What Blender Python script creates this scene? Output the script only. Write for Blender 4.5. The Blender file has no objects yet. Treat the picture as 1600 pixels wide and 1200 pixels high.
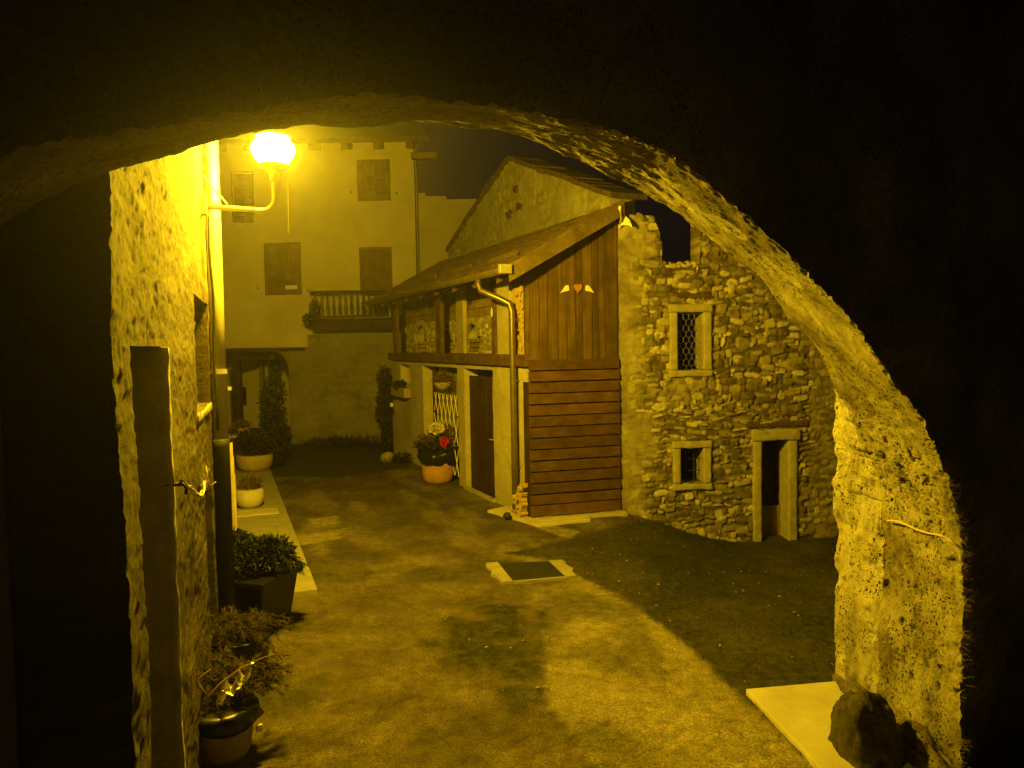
import bpy, math, random
import numpy as np
from mathutils import Vector, noise as mnoise
random.seed(7)
S = bpy.context.scene
# ------------------------------------------------------------ camera, world, exposure
EYE = 2.56; FPX = 1200.0; PITCH = math.radians(3.0); ROLL = math.radians(1.0)
fw = Vector((0, math.cos(PITCH), -math.sin(PITCH)))
r0 = Vector((1, 0, 0)); u0 = Vector((0, math.sin(PITCH), math.cos(PITCH)))
rt = r0*math.cos(ROLL) - u0*math.sin(ROLL); up = u0*math.cos(ROLL) + r0*math.sin(ROLL)
cam = bpy.data.objects.new('camera', bpy.data.cameras.new('camera'))
S.collection.objects.link(cam); S.camera = cam
from mathutils import Matrix
cam.matrix_world = Matrix(((rt.x, up.x, -fw.x, 0), (rt.y, up.y, -fw.y, 0), (rt.z, up.z, -fw.z, EYE), (0, 0, 0, 1)))
cam.data.sensor_width = 36; cam.data.lens = 36*FPX/1600; cam.data.clip_start = .05; cam.data.clip_end = 600
W = bpy.data.worlds.new('World'); S.world = W; W.use_nodes = True
bg = W.node_tree.nodes['Background']
bg.inputs[0].default_value = (.0040, .0028, .0060, 1); bg.inputs[1].default_value = 0.5
S.view_settings.view_transform = 'Standard'; S.view_settings.look = 'None'
S.view_settings.exposure = 0.25; S.view_settings.gamma = 1
S.cycles.use_denoising = True; S.cycles.max_bounces = 6; S.cycles.diffuse_bounces = 4
S.cycles.sample_clamp_indirect = 4
LAMP_COL = (1.0, .615, .010)
LAMP_L = 3400.0
HAZE_DENSITY = 0.0016
C0 = S.collection

# ------------------------------------------------------------ geometry helpers
ORG = Vector((0, 0, EYE))
def ray(px, py):
    return (fw*FPX + rt*(px-800) - up*(py-600)).normalized()
def gnd(px, py, z=0.0):
    r = ray(px, py); t = (z-EYE)/r.z; return ORG + r*t
def atY(px, py, Y):
    r = ray(px, py); return ORG + r*(Y/r.y)

class Frame:                      # a vertical plane: u along it, n out of it, z up
    def __init__(s, o, u, flip=False):
        s.o = Vector((o[0], o[1], 0)); s.u = Vector((u[0], u[1], 0)).normalized()
        s.n = Vector((s.u.y, -s.u.x, 0))
        if flip: s.n = -s.n
    def p(s, u, n, z): return s.o + s.u*u + s.n*n + Vector((0, 0, z))
    def hit(s, px, py, n=0.0):
        r = ray(px, py); o = s.o + s.n*n
        t = (o-ORG).dot(s.n)/r.dot(s.n); q = ORG + r*t
        return (q-s.o).dot(s.u), q.z
    def rect(s, x0, y0, x1, y1, n=0.0):
        a = s.hit(x0, y0, n); b = s.hit(x1, y0, n); c = s.hit(x1, y1, n); d = s.hit(x0, y1, n)
        us = sorted([(a[0]+d[0])/2, (b[0]+c[0])/2]); zs = sorted([(a[1]+b[1])/2, (c[1]+d[1])/2])
        return us[0], us[1], zs[0], zs[1]

def worldloc(o):
    v = Vector(o.location)
    while o.parent: o = o.parent; v += Vector(o.location)
    return v
def tag(o, label=None, cat=None, group=None, kind=None):
    if label: o['label'] = label
    if cat: o['category'] = cat
    if group: o['group'] = group
    if kind: o['kind'] = kind
    return o
def empty(name, loc, label, cat, group=None):
    o = bpy.data.objects.new(name, None); C0.objects.link(o); o.location = loc; o.empty_display_size = .2
    return tag(o, label, cat, group)
def link_mesh(name, verts, faces, mat, parent=None, smooth=False, origin=None):
    v = np.asarray(verts, dtype=np.float64).reshape(-1, 3)
    if parent is not None: base = worldloc(parent)
    else: base = Vector(((v[:, 0].min()+v[:, 0].max())/2, (v[:, 1].min()+v[:, 1].max())/2, v[:, 2].min()))
    if origin is not None and parent is None: base = Vector(origin)
    v = v - np.array(base)
    me = bpy.data.meshes.new(name)
    if isinstance(faces, np.ndarray):
        n, k = faces.shape
        me.vertices.add(len(v)); me.vertices.foreach_set('co', v.ravel().astype(np.float32))
        me.loops.add(n*k); me.loops.foreach_set('vertex_index', faces.ravel().astype(np.int32))
        me.polygons.add(n); me.polygons.foreach_set('loop_start', (np.arange(n)*k).astype(np.int32))
        me.update(calc_edges=True)
    else:
        me.from_pydata(v.tolist(), [], faces)
    me.materials.append(mat)
    if smooth: me.polygons.foreach_set('use_smooth', np.ones(len(me.polygons), dtype=bool))
    me.update()
    o = bpy.data.objects.new(name, me); C0.objects.link(o)
    if parent is not None: o.parent = parent
    else: o.location = base
    return o
def add_attr(o, name, arr):
    a = o.data.attributes.new(name, 'FLOAT', 'POINT'); a.data.foreach_set('value', np.asarray(arr, dtype=np.float32).ravel())
def bevel(o, w=.006, seg=2):
    m = o.modifiers.new('bevel', 'BEVEL'); m.width = w; m.segments = seg; m.limit_method = 'ANGLE'; return o

class MB:
    def __init__(s): s.v = []; s.f = []
    def add(s, vs, fs):
        b = len(s.v); s.v += [tuple(q) for q in vs]; s.f += [tuple(i+b for i in f) for f in fs]; return s
    def hexa(s, P): return s.add(P, [(0,3,2,1),(4,5,6,7),(0,1,5,4),(1,2,6,5),(2,3,7,6),(3,0,4,7)])
    def box(s, F, a, b, c, d, e, f, j=0.0):      # u a..b  n c..d  z e..f
        J = lambda: random.uniform(-j, j)
        P = [F.p(u+J(), n+J(), z+J()) for z in (e, f) for u, n in ((a, c), (b, c), (b, d), (a, d))]
        return s.hexa(P)
    def tube(s, pts, r, seg=10, caps=True):
        pts = [Vector(p) for p in pts]; n = len(pts); rs = r if hasattr(r, '__len__') else [r]*n
        vs = []; prev = None
        for i, p in enumerate(pts):
            t = (pts[min(i+1, n-1)]-pts[max(i-1, 0)]).normalized()
            a = Vector((0, 0, 1)) if abs(t.z) < .9 else Vector((1, 0, 0))
            if prev is not None: a = prev
            x = (a - t*a.dot(t)).normalized(); y = t.cross(x); prev = x
            for k in range(seg):
                th = 2*math.pi*k/seg; vs.append(p + (x*math.cos(th)+y*math.sin(th))*rs[i])
        fs = [(i*seg+k, i*seg+(k+1) % seg, (i+1)*seg+(k+1) % seg, (i+1)*seg+k) for i in range(n-1) for k in range(seg)]
        if caps: fs += [tuple(range(seg))[::-1], tuple((n-1)*seg+k for k in range(seg))]
        return s.add(vs, fs)
    def lathe(s, c, prof, seg=24, wob=0.0):      # prof: (r, z) pairs
        c = Vector(c); vs = []
        for i, (r, z) in enumerate(prof):
            for k in range(seg):
                th = 2*math.pi*k/seg; q = r*(1+wob*mnoise.noise(Vector((math.cos(th)*2, math.sin(th)*2, z*9+c.x*7))))
                vs.append(c+Vector((q*math.cos(th), q*math.sin(th), z)))
        n = len(prof)
        fs = [(i*seg+k, i*seg+(k+1) % seg, (i+1)*seg+(k+1) % seg, (i+1)*seg+k) for i in range(n-1) for k in range(seg)]
        fs += [tuple(range(seg))[::-1], tuple((n-1)*seg+k for k in range(seg))]
        return s.add(vs, fs)
    def build(s, name, mat, parent=None, smooth=False):
        o = link_mesh(name, s.v, s.f, mat, parent, smooth); bpy_fix_normals(o); return o

_NT = {}
def vnoise(x, y, sc, seed):       # value noise on numpy arrays, -1..1
    if seed not in _NT: _NT[seed] = np.random.RandomState(seed).rand(256, 256)*2-1
    T = _NT[seed]; X = np.asarray(x)/sc+57.3; Y = np.asarray(y)/sc+31.7
    xi = np.floor(X).astype(int); yi = np.floor(Y).astype(int); fx = X-xi; fy = Y-yi
    fx = fx*fx*(3-2*fx); fy = fy*fy*(3-2*fy)
    a = T[xi % 256, yi % 256]; b = T[(xi+1) % 256, yi % 256]; c = T[xi % 256, (yi+1) % 256]; d = T[(xi+1) % 256, (yi+1) % 256]
    return (a*(1-fx)+b*fx)*(1-fy)+(c*(1-fx)+d*fx)*fy
def fbm(x, y, sc, seed, o=4):
    r = 0; a = .5
    for i in range(o): r = r+a*vnoise(x, y, sc/2**i, seed+i*13); a *= .55
    return r
def sstep(a, b, x): t = np.clip((x-a)/(b-a), 0, 1); return t*t*(3-2*t)

def rubble(U, Z, seed, rowh=(.09, .19), sw=(.10, .34), gap=.012, cover=None, depth=.045):
    """height and stone tone of random rubble masonry over the grid U x Z"""
    rng = np.random.RandomState(seed); H = np.zeros_like(U); T = np.zeros_like(U)
    wu = U+.018*fbm(U, Z, .11, seed+5, 3); wz = Z+.018*fbm(U, Z, .11, seed+9, 3)
    us = U[:, 0]; zs = Z[0, :]
    z = zs.min()-.1
    while z < zs.max()+.1:
        h = rng.uniform(*rowh); u = us.min()-rng.uniform(0, .3)
        while u < us.max()+.2:
            w = rng.uniform(*sw)*(.6+.6*rng.rand()); hh = h*rng.uniform(.55, 1.12)
            cu = u+w/2; cz = z+h/2+rng.uniform(-.035, .035)+.05*math.sin(cu*1.7+seed)
            i0, i1 = np.searchsorted(us, [cu-w*.8-.05, cu+w*.8+.05]); k0, k1 = np.searchsorted(zs, [cz-hh*1.0-.05, cz+hh*1.0+.05])
            if i1 > i0 and k1 > k0:
                a = rng.uniform(-.25, .25); e = rng.uniform(2.2, 4.5)
                du = wu[i0:i1, k0:k1]-cu; dz = wz[i0:i1, k0:k1]-cz
                x = (du*math.cos(a)+dz*math.sin(a))/(w/2-gap); y = (-du*math.sin(a)+dz*math.cos(a))/(hh/2-gap*.7)
                d = (np.abs(x)**e+np.abs(y)**e)**(1/e)
                hgt = depth*rng.uniform(.35, 1.1)*np.clip((1.08-d)*3.2, 0, 1)**.6
                hgt = hgt*(1+rng.uniform(-.35, .35)*x+rng.uniform(-.35, .35)*y)
                m = hgt > H[i0:i1, k0:k1]
                H[i0:i1, k0:k1] = np.where(m, hgt, H[i0:i1, k0:k1])
                tn = rng.choice([.12, .3, .5, .8, 1.15], p=[.22, .25, .25, .18, .10])*np.clip((1.05-d)*8, 0, 1)
                T[i0:i1, k0:k1] = np.where(m, tn, T[i0:i1, k0:k1])
            u += w
        z += h
    if cover is not None:
        H = H*(1-cover)+cover*(depth*.55+.012*fbm(U, Z, .35, seed+21)); T = T*(1-cover)+cover*.42
    H = H+.010*fbm(U, Z, .06, seed+33, 3)
    return H, T

def panel(name, F, u0, u1, z0, z1, res, hfun, mat, parent=None, holes=(), top=None, thick=.3, n0=0.0, smooth=True, cut=None):
    def axis(a, b, e):
        s = np.linspace(a, b, max(2, int((b-a)/res)+1)); ex = [x for x in e if a < x < b]
        s = np.array([x for x in s if all(abs(x-y) > res*.45 for y in ex)]+ex); return np.sort(s)
    us = axis(u0, u1, [h[0] for h in holes]+[h[1] for h in holes]); zs = axis(z0, z1, [h[2] for h in holes]+[h[3] for h in holes])
    U, Z = np.meshgrid(us, zs, indexing='ij'); H, T = hfun(U, Z); H = H+n0
    fr = F; V = (np.array(fr.o)[None, None]+U[..., None]*np.array(fr.u)+H[..., None]*np.array(fr.n)); V[..., 2] = Z
    nz = len(zs); I = np.arange(U.size).reshape(U.shape)
    q = np.stack([I[:-1, :-1], I[1:, :-1], I[1:, 1:], I[:-1, 1:]], -1)
    cu = (us[:-1]+us[1:])/2; cz = (zs[:-1]+zs[1:])/2; CU, CZ = np.meshgrid(cu, cz, indexing='ij')
    keep = np.ones(CU.shape, bool)
    for h in holes: keep &= ~((CU > h[0]) & (CU < h[1]) & (CZ > h[2]) & (CZ < h[3]))
    if top is not None: keep &= CZ < top(CU)
    if cut is not None: keep &= cut(CU, CZ)
    q = q[keep]
    used = np.unique(q); rem = -np.ones(U.size, int); rem[used] = np.arange(len(used))
    Vf = V.reshape(-1, 3)[used]; Q = rem[q]; nu = len(Vf)
    fn = np.cross(Vf[Q[0, 1]]-Vf[Q[0, 0]], Vf[Q[0, 3]]-Vf[Q[0, 0]])
    if fn @ np.array(fr.n) < 0: Q = Q[:, ::-1]
    Tv = T.ravel()[used]
    if thick:
        Hu = (H.ravel()[used]-n0+thick)[:, None]; Vb = Vf-Hu*np.array(fr.n)
        E = np.concatenate([Q[:, [0, 1]], Q[:, [1, 2]], Q[:, [2, 3]], Q[:, [3, 0]]]); key = E[:, 0].astype(np.int64)*nu+E[:, 1]; rk = E[:, 1].astype(np.int64)*nu+E[:, 0]
        bd = E[~np.isin(key, rk)]
        # a ring a little way in keeps the arrises crisp but round
        Q = np.concatenate([Q, Q[:, ::-1]+nu, np.stack([bd[:, 1], bd[:, 0], bd[:, 0]+nu, bd[:, 1]+nu], 1)])
        Vf = np.concatenate([Vf, Vb]); Tv = np.concatenate([Tv, Tv*.5])
    o = link_mesh(name, Vf, Q, mat, parent, smooth)
    add_attr(o, 'tone', Tv)
    if thick and smooth: o.modifiers.new('edges', 'EDGE_SPLIT').split_angle = math.radians(62)
    return o
def flat(U, Z): return .004*fbm(U, Z, .6, 3), .5+.5*fbm(U, Z, .7, 8)

def rbox(name, F, a, b, c, d, e, f, mat, parent=None, res=.035, amp=.008, sc=.1):
    """a box of rough stone: six gridded faces pushed about by one 3-D noise"""
    n = [max(2, int(abs(x)/res)+1) for x in (b-a, d-c, f-e)]
    idx = {}; vs = []; fs = []
    def vid(i, j, k):
        if (i, j, k) not in idx:
            p = F.p(a+(b-a)*i/n[0], c+(d-c)*j/n[1], e+(f-e)*k/n[2])
            nv = mnoise.noise_vector(p/sc)*amp+mnoise.noise_vector(p/sc*3)*amp*.4
            ex = sum(1 for q, m in ((i, n[0]), (j, n[1]), (k, n[2])) if q in (0, m))
            cc = F.p((a+b)/2, (c+d)/2, (e+f)/2)
            if ex >= 2: p = p+(cc-p).normalized()*amp*.9
            idx[(i, j, k)] = len(vs); vs.append(p+nv)
        return idx[(i, j, k)]
    for k in (0, n[2]):
        for i in range(n[0]):
            for j in range(n[1]):
                q = [vid(i, j, k), vid(i+1, j, k), vid(i+1, j+1, k), vid(i, j+1, k)]; fs.append(q[::-1] if k == 0 else q)
    for j in (0, n[1]):
        for i in range(n[0]):
            for k in range(n[2]):
                q = [vid(i, j, k), vid(i+1, j, k), vid(i+1, j, k+1), vid(i, j, k+1)]; fs.append(q if j == 0 else q[::-1])
    for i in (0, n[0]):
        for j in range(n[1]):
            for k in range(n[2]):
                q = [vid(i, j, k), vid(i, j+1, k), vid(i, j+1, k+1), vid(i, j, k+1)]; fs.append(q[::-1] if i == 0 else q)
    o = link_mesh(name, [tuple(v) for v in vs], [tuple(q) for q in fs], mat, parent, True)
    bpy_fix_normals(o); return o
def bpy_fix_normals(o):
    import bmesh
    bm = bmesh.new(); bm.from_mesh(o.data); bmesh.ops.recalc_face_normals(bm, faces=bm.faces); bm.to_mesh(o.data); bm.free()

def rock(name, c, r, mat, seed=0, parent=None, sub=4, amp=.22):
    import bmesh
    bm = bmesh.new(); bmesh.ops.create_icosphere(bm, subdivisions=sub, radius=1)
    off = Vector((seed*3.1, seed*1.7, seed))
    for v in bm.verts:
        p = v.co.copy(); k = 1+amp*mnoise.noise(p*1.3+off)+amp*.5*mnoise.noise(p*3.1+off)+amp*.2*mnoise.noise(p*9+off)
        v.co = Vector((p.x*r[0], p.y*r[1], p.z*r[2]))*k+Vector(c)
    vs = [tuple(v.co) for v in bm.verts]; fs = [tuple(v.index for v in f.verts) for f in bm.faces]; bm.free()
    return link_mesh(name, vs, fs, mat, parent, True)

def leaves(name, blobs, n, size, mat, parent=None, aspect=.5, seed=1, droop=0.0, shell=.55):
    """n small bent leaf quads spread through ellipsoids (centre, radii)"""
    rng = np.random.RandomState(seed); w = np.array([b[1][0]*b[1][1]*b[1][2] for b in blobs])**.6; w /= w.sum()
    vs = []; fs = []
    for i in range(n):
        c, r = blobs[rng.choice(len(blobs), p=w)]
        d = rng.normal(size=3); d /= np.linalg.norm(d); k = shell+(1-shell)*rng.rand() if rng.rand() < .75 else rng.rand()
        p = Vector(c)+Vector((d[0]*r[0]*k, d[1]*r[1]*k, d[2]*r[2]*k))
        ax = Vector((d[0], d[1], d[2]*.6-droop+rng.uniform(-.5, .6)))+Vector(rng.normal(size=3))*.45; ax.normalize()
        sd = ax.cross(Vector(rng.normal(size=3))).normalized(); up_ = ax.cross(sd)
        L = size*rng.uniform(.6, 1.3); Wd = L*aspect*.5
        b = len(vs); m = p+ax*L*.5+up_*L*.10
        vs += [tuple(p), tuple(m+sd*Wd), tuple(p+ax*L), tuple(m-sd*Wd)]; fs.append((b, b+1, b+2, b+3))
    return link_mesh(name, vs, fs, mat, parent)
def needles(name, branches, mat, parent=None, n=60, L=.05, w=.005, seed=1):
    """conifer sprays: fine strips along branch curves"""
    rng = np.random.RandomState(seed); vs = []; fs = []
    for br in branches:
        for i in range(n):
            t = rng.rand()*(len(br)-1); k = int(t); p = Vector(br[k]).lerp(Vector(br[k+1]), t-k); d = (Vector(br[k+1])-Vector(br[k])).normalized()
            a = (d+Vector(rng.normal(size=3))*.6).normalized(); s = a.cross(Vector(rng.normal(size=3))).normalized()*w
            l = L*rng.uniform(.5, 1.3); b = len(vs); q = p+a*l+Vector((0, 0, -l*.15))
            vs += [tuple(p-s), tuple(p+s), tuple(q+s*.3), tuple(q-s*.3)]; fs.append((b, b+1, b+2, b+3))
    return link_mesh(name, vs, fs, mat, parent)

# ------------------------------------------------------------ materials
def mat(name, c1, c2=None, sc=4.0, rough=.85, bump=.3, bsc=30.0, tone=None, tcol=None, metal=0.0, detail=8.0, spec=.3, extra=None):
    m = bpy.data.materials.new(name); m.use_nodes = True; nt = m.node_tree; N = nt.nodes; L = nt.links
    b = N['Principled BSDF']; b.inputs['Roughness'].default_value = rough; b.inputs['Metallic'].default_value = metal
    b.inputs['Specular IOR Level'].default_value = spec
    tc = N.new('ShaderNodeTexCoord'); c2 = c2 or tuple(x*.7 for x in c1)
    nz = N.new('ShaderNodeTexNoise'); nz.inputs['Scale'].default_value = sc; nz.inputs['Detail'].default_value = detail; nz.inputs['Roughness'].default_value = .65
    L.new(tc.outputs['Object'], nz.inputs['Vector'])
    rp = N.new('ShaderNodeValToRGB'); rp.color_ramp.elements[0].position = .32; rp.color_ramp.elements[1].position = .68
    rp.color_ramp.elements[0].color = (*c2, 1); rp.color_ramp.elements[1].color = (*c1, 1)
    L.new(nz.outputs['Fac'], rp.inputs['Fac']); col = rp.outputs['Color']
    if tone:                                        # tone attribute 0..1 -> blend to tcol
        at = N.new('ShaderNodeAttribute'); at.attribute_name = tone
        mx = N.new('ShaderNodeMix'); mx.data_type = 'RGBA'; L.new(at.outputs['Fac'], mx.inputs['Factor'])
        L.new(col, mx.inputs['A'])
        n3 = N.new('ShaderNodeTexNoise'); n3.inputs['Scale'].default_value = sc*6; n3.inputs['Detail'].default_value = 6; L.new(tc.outputs['Object'], n3.inputs['Vector'])
        r3 = N.new('ShaderNodeValToRGB'); r3.color_ramp.elements[0].position = .3; r3.color_ramp.elements[1].position = .7
        r3.color_ramp.elements[0].color = (*[x*.62 for x in tcol], 1); r3.color_ramp.elements[1].color = (*tcol, 1)
        L.new(n3.outputs['Fac'], r3.inputs['Fac']); L.new(r3.outputs['Color'], mx.inputs['B']); col = mx.outputs['Result']
    L.new(col, b.inputs['Base Color'])
    n2 = N.new('ShaderNodeTexNoise'); n2.inputs['Scale'].default_value = bsc; n2.inputs['Detail'].default_value = 8; n2.inputs['Roughness'].default_value = .7
    L.new(tc.outputs['Object'], n2.inputs['Vector'])
    bp = N.new('ShaderNodeBump'); bp.inputs['Strength'].default_value = bump; bp.inputs['Distance'].default_value = .02
    L.new(n2.outputs['Fac'], bp.inputs['Height']); L.new(bp.outputs['Normal'], b.inputs['Normal'])
    return m
def wood(name, c1, c2, axis='Z', rough=.8, bump=.35):
    m = mat(name, c1, c2, 2.2, rough, bump, 14)
    nt = m.node_tree; mp = nt.nodes.new('ShaderNodeMapping'); tc = [n for n in nt.nodes if n.type == 'TEX_COORD'][0]
    k = {'X': (.6, 12, 12), 'Y': (12, .6, 12), 'Z': (12, 12, .6)}[axis]; mp.inputs['Scale'].default_value = k
    oi = nt.nodes.new('ShaderNodeObjectInfo'); ad = nt.nodes.new('ShaderNodeVectorMath'); ad.operation = 'MULTIPLY_ADD'
    ad.inputs[1].default_value = (37, 53, 71); nt.links.new(oi.outputs['Random'], ad.inputs[0]); nt.links.new(tc.outputs['Object'], ad.inputs[2]); nt.links.new(ad.outputs[0], mp.inputs['Vector'])
    b_ = nt.nodes['Principled BSDF']; o_ = b_.inputs['Base Color'].links[0].from_socket; kn = nt.nodes.new('ShaderNodeTexNoise'); kn.inputs['Scale'].default_value = 3.5; kn.inputs['Detail'].default_value = 6
    k1 = nt.nodes.new('ShaderNodeMapRange'); k1.inputs['To Min'].default_value = .70; k1.inputs['To Max'].default_value = 1.22; nt.links.new(oi.outputs['Random'], k1.inputs['Value'])
    k2 = nt.nodes.new('ShaderNodeMapRange'); k2.inputs['From Min'].default_value = .3; k2.inputs['From Max'].default_value = .7; k2.inputs['To Min'].default_value = .62; k2.inputs['To Max'].default_value = 1.3
    nt.links.new(ad.outputs[0], kn.inputs['Vector']); nt.links.new(kn.outputs['Fac'], k2.inputs['Value'])
    k3 = nt.nodes.new('ShaderNodeMath'); k3.operation = 'MULTIPLY'; nt.links.new(k1.outputs[0], k3.inputs[0]); nt.links.new(k2.outputs[0], k3.inputs[1])
    sc_ = nt.nodes.new('ShaderNodeVectorMath'); sc_.operation = 'SCALE'; nt.links.new(o_, sc_.inputs[0]); nt.links.new(k3.outputs[0], sc_.inputs['Scale']); nt.links.new(sc_.outputs[0], b_.inputs['Base Color'])
    for n in nt.nodes:
        if n == kn: continue
        if n.type == 'TEX_NOISE': nt.links.new(mp.outputs['Vector'], n.inputs['Vector']); n.inputs['Scale'].default_value = 1.6 if n.outputs['Fac'].links[0].to_node.type == 'VALTORGB' else 5
    return m

def pitted(m):                    # small dark holes of porous tufa, cut into colour and relief alike
    nt = m.node_tree; N = nt.nodes; L = nt.links; b = N['Principled BSDF']; tc = [n for n in N if n.type == 'TEX_COORD'][0]
    nz = N.new('ShaderNodeTexNoise'); nz.inputs['Scale'].default_value = 9; L.new(tc.outputs['Object'], nz.inputs['Vector'])
    vm = N.new('ShaderNodeMix'); vm.data_type = 'VECTOR'; vm.inputs['Factor'].default_value = .05
    L.new(tc.outputs['Object'], vm.inputs['A']); L.new(nz.outputs['Color'], vm.inputs['B'])
    fac = None
    for sc, th in ((26, .25), (52, .30), (13, .16)):
        v = N.new('ShaderNodeTexVoronoi'); v.inputs['Scale'].default_value = sc; v.inputs['Randomness'].default_value = 1; L.new(vm.outputs['Result'], v.inputs['Vector'])
        k = N.new('ShaderNodeMapRange'); k.inputs['From Min'].default_value = th*.55; k.inputs['From Max'].default_value = th; L.new(v.outputs['Distance'], k.inputs['Value'])
        if fac is None: fac = k.outputs[0]
        else:
            mm = N.new('ShaderNodeMath'); mm.operation = 'MINIMUM'; L.new(fac, mm.inputs[0]); L.new(k.outputs[0], mm.inputs[1]); fac = mm.outputs[0]
    # patches without holes
    n2 = N.new('ShaderNodeTexNoise'); n2.inputs['Scale'].default_value = 3.2; n2.inputs['Detail'].default_value = 3; L.new(tc.outputs['Object'], n2.inputs['Vector'])
    kr = N.new('ShaderNodeMapRange'); kr.inputs['From Min'].default_value = .46; kr.inputs['From Max'].default_value = .60; L.new(n2.outputs['Fac'], kr.inputs['Value'])
    mx = N.new('ShaderNodeMath'); mx.operation = 'MAXIMUM'; L.new(fac, mx.inputs[0]); L.new(kr.outputs[0], mx.inputs[1]); fac = mx.outputs[0]
    old = b.inputs['Base Color'].links[0].from_socket; c = N.new('ShaderNodeMix'); c.data_type = 'RGBA'; c.inputs['A'].default_value = (.045, .034, .02, 1)
    L.new(fac, c.inputs['Factor']); L.new(old, c.inputs['B']); L.new(c.outputs['Result'], b.inputs['Base Color'])
    bp = N.new('ShaderNodeBump'); bp.inputs['Strength'].default_value = 1; bp.inputs['Distance'].default_value = .03
    L.new(fac, bp.inputs['Height']); L.new(b.inputs['Normal'].links[0].from_socket, bp.inputs['Normal']); L.new(bp.outputs['Normal'], b.inputs['Normal'])
m_plaster = mat('old_plaster', (.36, .33, .27), (.22, .20, .15), 3, .95, .55, 45)
m_ruin = mat('rubble_wall', (.17, .14, .09), (.055, .045, .027), 9, .95, .7, 60, 'tone', (.64, .59, .46))
m_house = mat('weathered_stone_wall', (.090, .068, .042), (.035, .026, .016), 16, .95, 1.0, 50, 'tone', (.21, .178, .12))
m_tufa = mat('pitted_tufa', (.20, .175, .12), (.07, .055, .033), 14, .97, .9, 70, 'tone', (.56, .53, .41))
pitted(m_tufa)
m_gable = mat('gable_render', (.25, .24, .19), (.12, .12, .09), 2.2, .95, .5, 25, 'tone', (.40, .38, .29))
m_frame = mat('dressed_stone', (.42, .40, .33), (.28, .26, .20), 9, .9, .5, 60)
m_cream = mat('cream_render', (.60, .56, .46), (.42, .385, .30), .7, .95, .2, 22)
m_lower = mat('grubby_render', (.26, .24, .19), (.13, .12, .09), 1.6, .95, .4, 12, 'tone', (.30, .28, .22))
m_brown = wood('stained_boards', (.135, .084, .025), (.058, .036, .012), 'Z')
m_brown2 = wood('stained_battens', (.112, .059, .018), (.056, .029, .010), 'X')
m_beam = wood('old_beam', (.14, .088, .038), (.06, .036, .018), 'Y')
m_dark = wood('dark_door_wood', (.050, .026, .014), (.022, .012, .007), 'Z')
m_palewood = wood('pale_wood', (.55, .46, .30), (.34, .27, .16), 'Z')
m_grey_wood = wood('grey_wood', (.24, .20, .14), (.12, .10, .07), 'Z')
m_log = mat('split_wood', (.60, .46, .27), (.36, .25, .13), 16, .9, .4, 60)
m_bark = mat('bark', (.12, .085, .05), (.05, .035, .02), 20, .95, .6, 40)
m_roof = mat('roof_sheet', (.17, .125, .075), (.085, .065, .042), 5, .8, .35, 25)
m_fascia = wood('fascia_wood', (.30, .225, .12), (.17, .125, .065), 'Y')
m_verge = wood('verge_wood', (.17, .125, .07), (.10, .073, .04), 'Y')
m_tile = mat('dark_tiles', (.10, .075, .055), (.04, .03, .025), 8, .9, .5, 20)
m_zinc = mat('painted_zinc', (.50, .47, .38), (.36, .33, .26), 9, .38, .06, 40, metal=.25, spec=.5)
m_copper = mat('brown_gutter', (.22, .18, .11), (.14, .11, .065), 7, .32, .05, 40, metal=.55, spec=.6)
m_iron = mat('cast_iron', (.045, .05, .04), (.02, .022, .018), 12, .6, .2, 60, metal=.3)
m_wire = mat('galvanised_wire', (.40, .38, .33), None, 20, .45, 0, metal=.6)
m_conc = mat('concrete', (.35, .33, .27), (.24, .22, .175), 7, .95, .25, 80)
m_slab = mat('smooth_slab', (.56, .53, .44), (.38, .35, .27), 2.4, .9, .2, 90)
m_terra = mat('terracotta', (.50, .30, .15), (.36, .20, .10), 7, .85, .2, 50)
m_terra2 = mat('pale_terracotta', (.42, .34, .23), (.28, .22, .15), 9, .9, .2, 50)
m_black = mat('black_plastic', (.012, .012, .013), (.006, .006, .007), 6, .35, .15, 14, spec=.5)
m_leaf = mat('dark_leaf', (.022, .030, .011), (.008, .011, .005), 9, .6, .1, 20)
m_dry = mat('dry_conifer', (.10, .078, .025), (.035, .028, .011), 9, .75, .1, 20)
m_dead = mat('dead_foliage', (.16, .11, .05), (.06, .04, .02), 9, .8, .1, 20)
m_purple = mat('purple_leaf', (.03, .018, .016), (.012, .008, .008), 9, .6, .1, 20)
m_flow = mat('pale_petals', (.72, .68, .36), (.55, .50, .24), 20, .8, .1, 20)
m_red = mat('red_petals', (.72, .015, .015), (.5, .008, .01), 20, .7, .1, 20)
m_glass = mat('dark_glass', (.012, .011, .010), (.006, .006, .006), 3, .15, .02, 5, spec=.5)
m_shutter = wood('brown_shutter', (.17, .10, .05), (.09, .05, .028), 'Z')
m_foil = mat('silver_foil', (.85, .83, .75), (.8, .78, .7), 20, .38, .3, 20, metal=1.0)
m_white = mat('white_paint', (.80, .78, .70), (.72, .70, .62), 8, .7, .05, 30)
m_heart = mat('orange_heart_paint', (.42, .21, .07), (.28, .13, .045), 14, .7, .2, 40)
m_twig = mat('twig', (.34, .22, .11), (.20, .12, .06), 20, .8, .3, 40)
m_rope = mat('straw_rope', (.62, .52, .30), (.42, .34, .18), 30, .9, .3, 60)
m_boulder = mat('dark_boulder', (.10, .085, .045), (.022, .020, .011), 13, .97, 1.0, 40)  # dark brown, deeper than the pier stone
m_grass = mat('grass_blades', (.040, .058, .014), (.014, .020, .005), 1.4, .8, 0)
m_inside = mat('dark_interior', (.03, .026, .02), (.015, .013, .01), 3, .95, .3, 12)  # near-black colour for surfaces seen through openings

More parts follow.
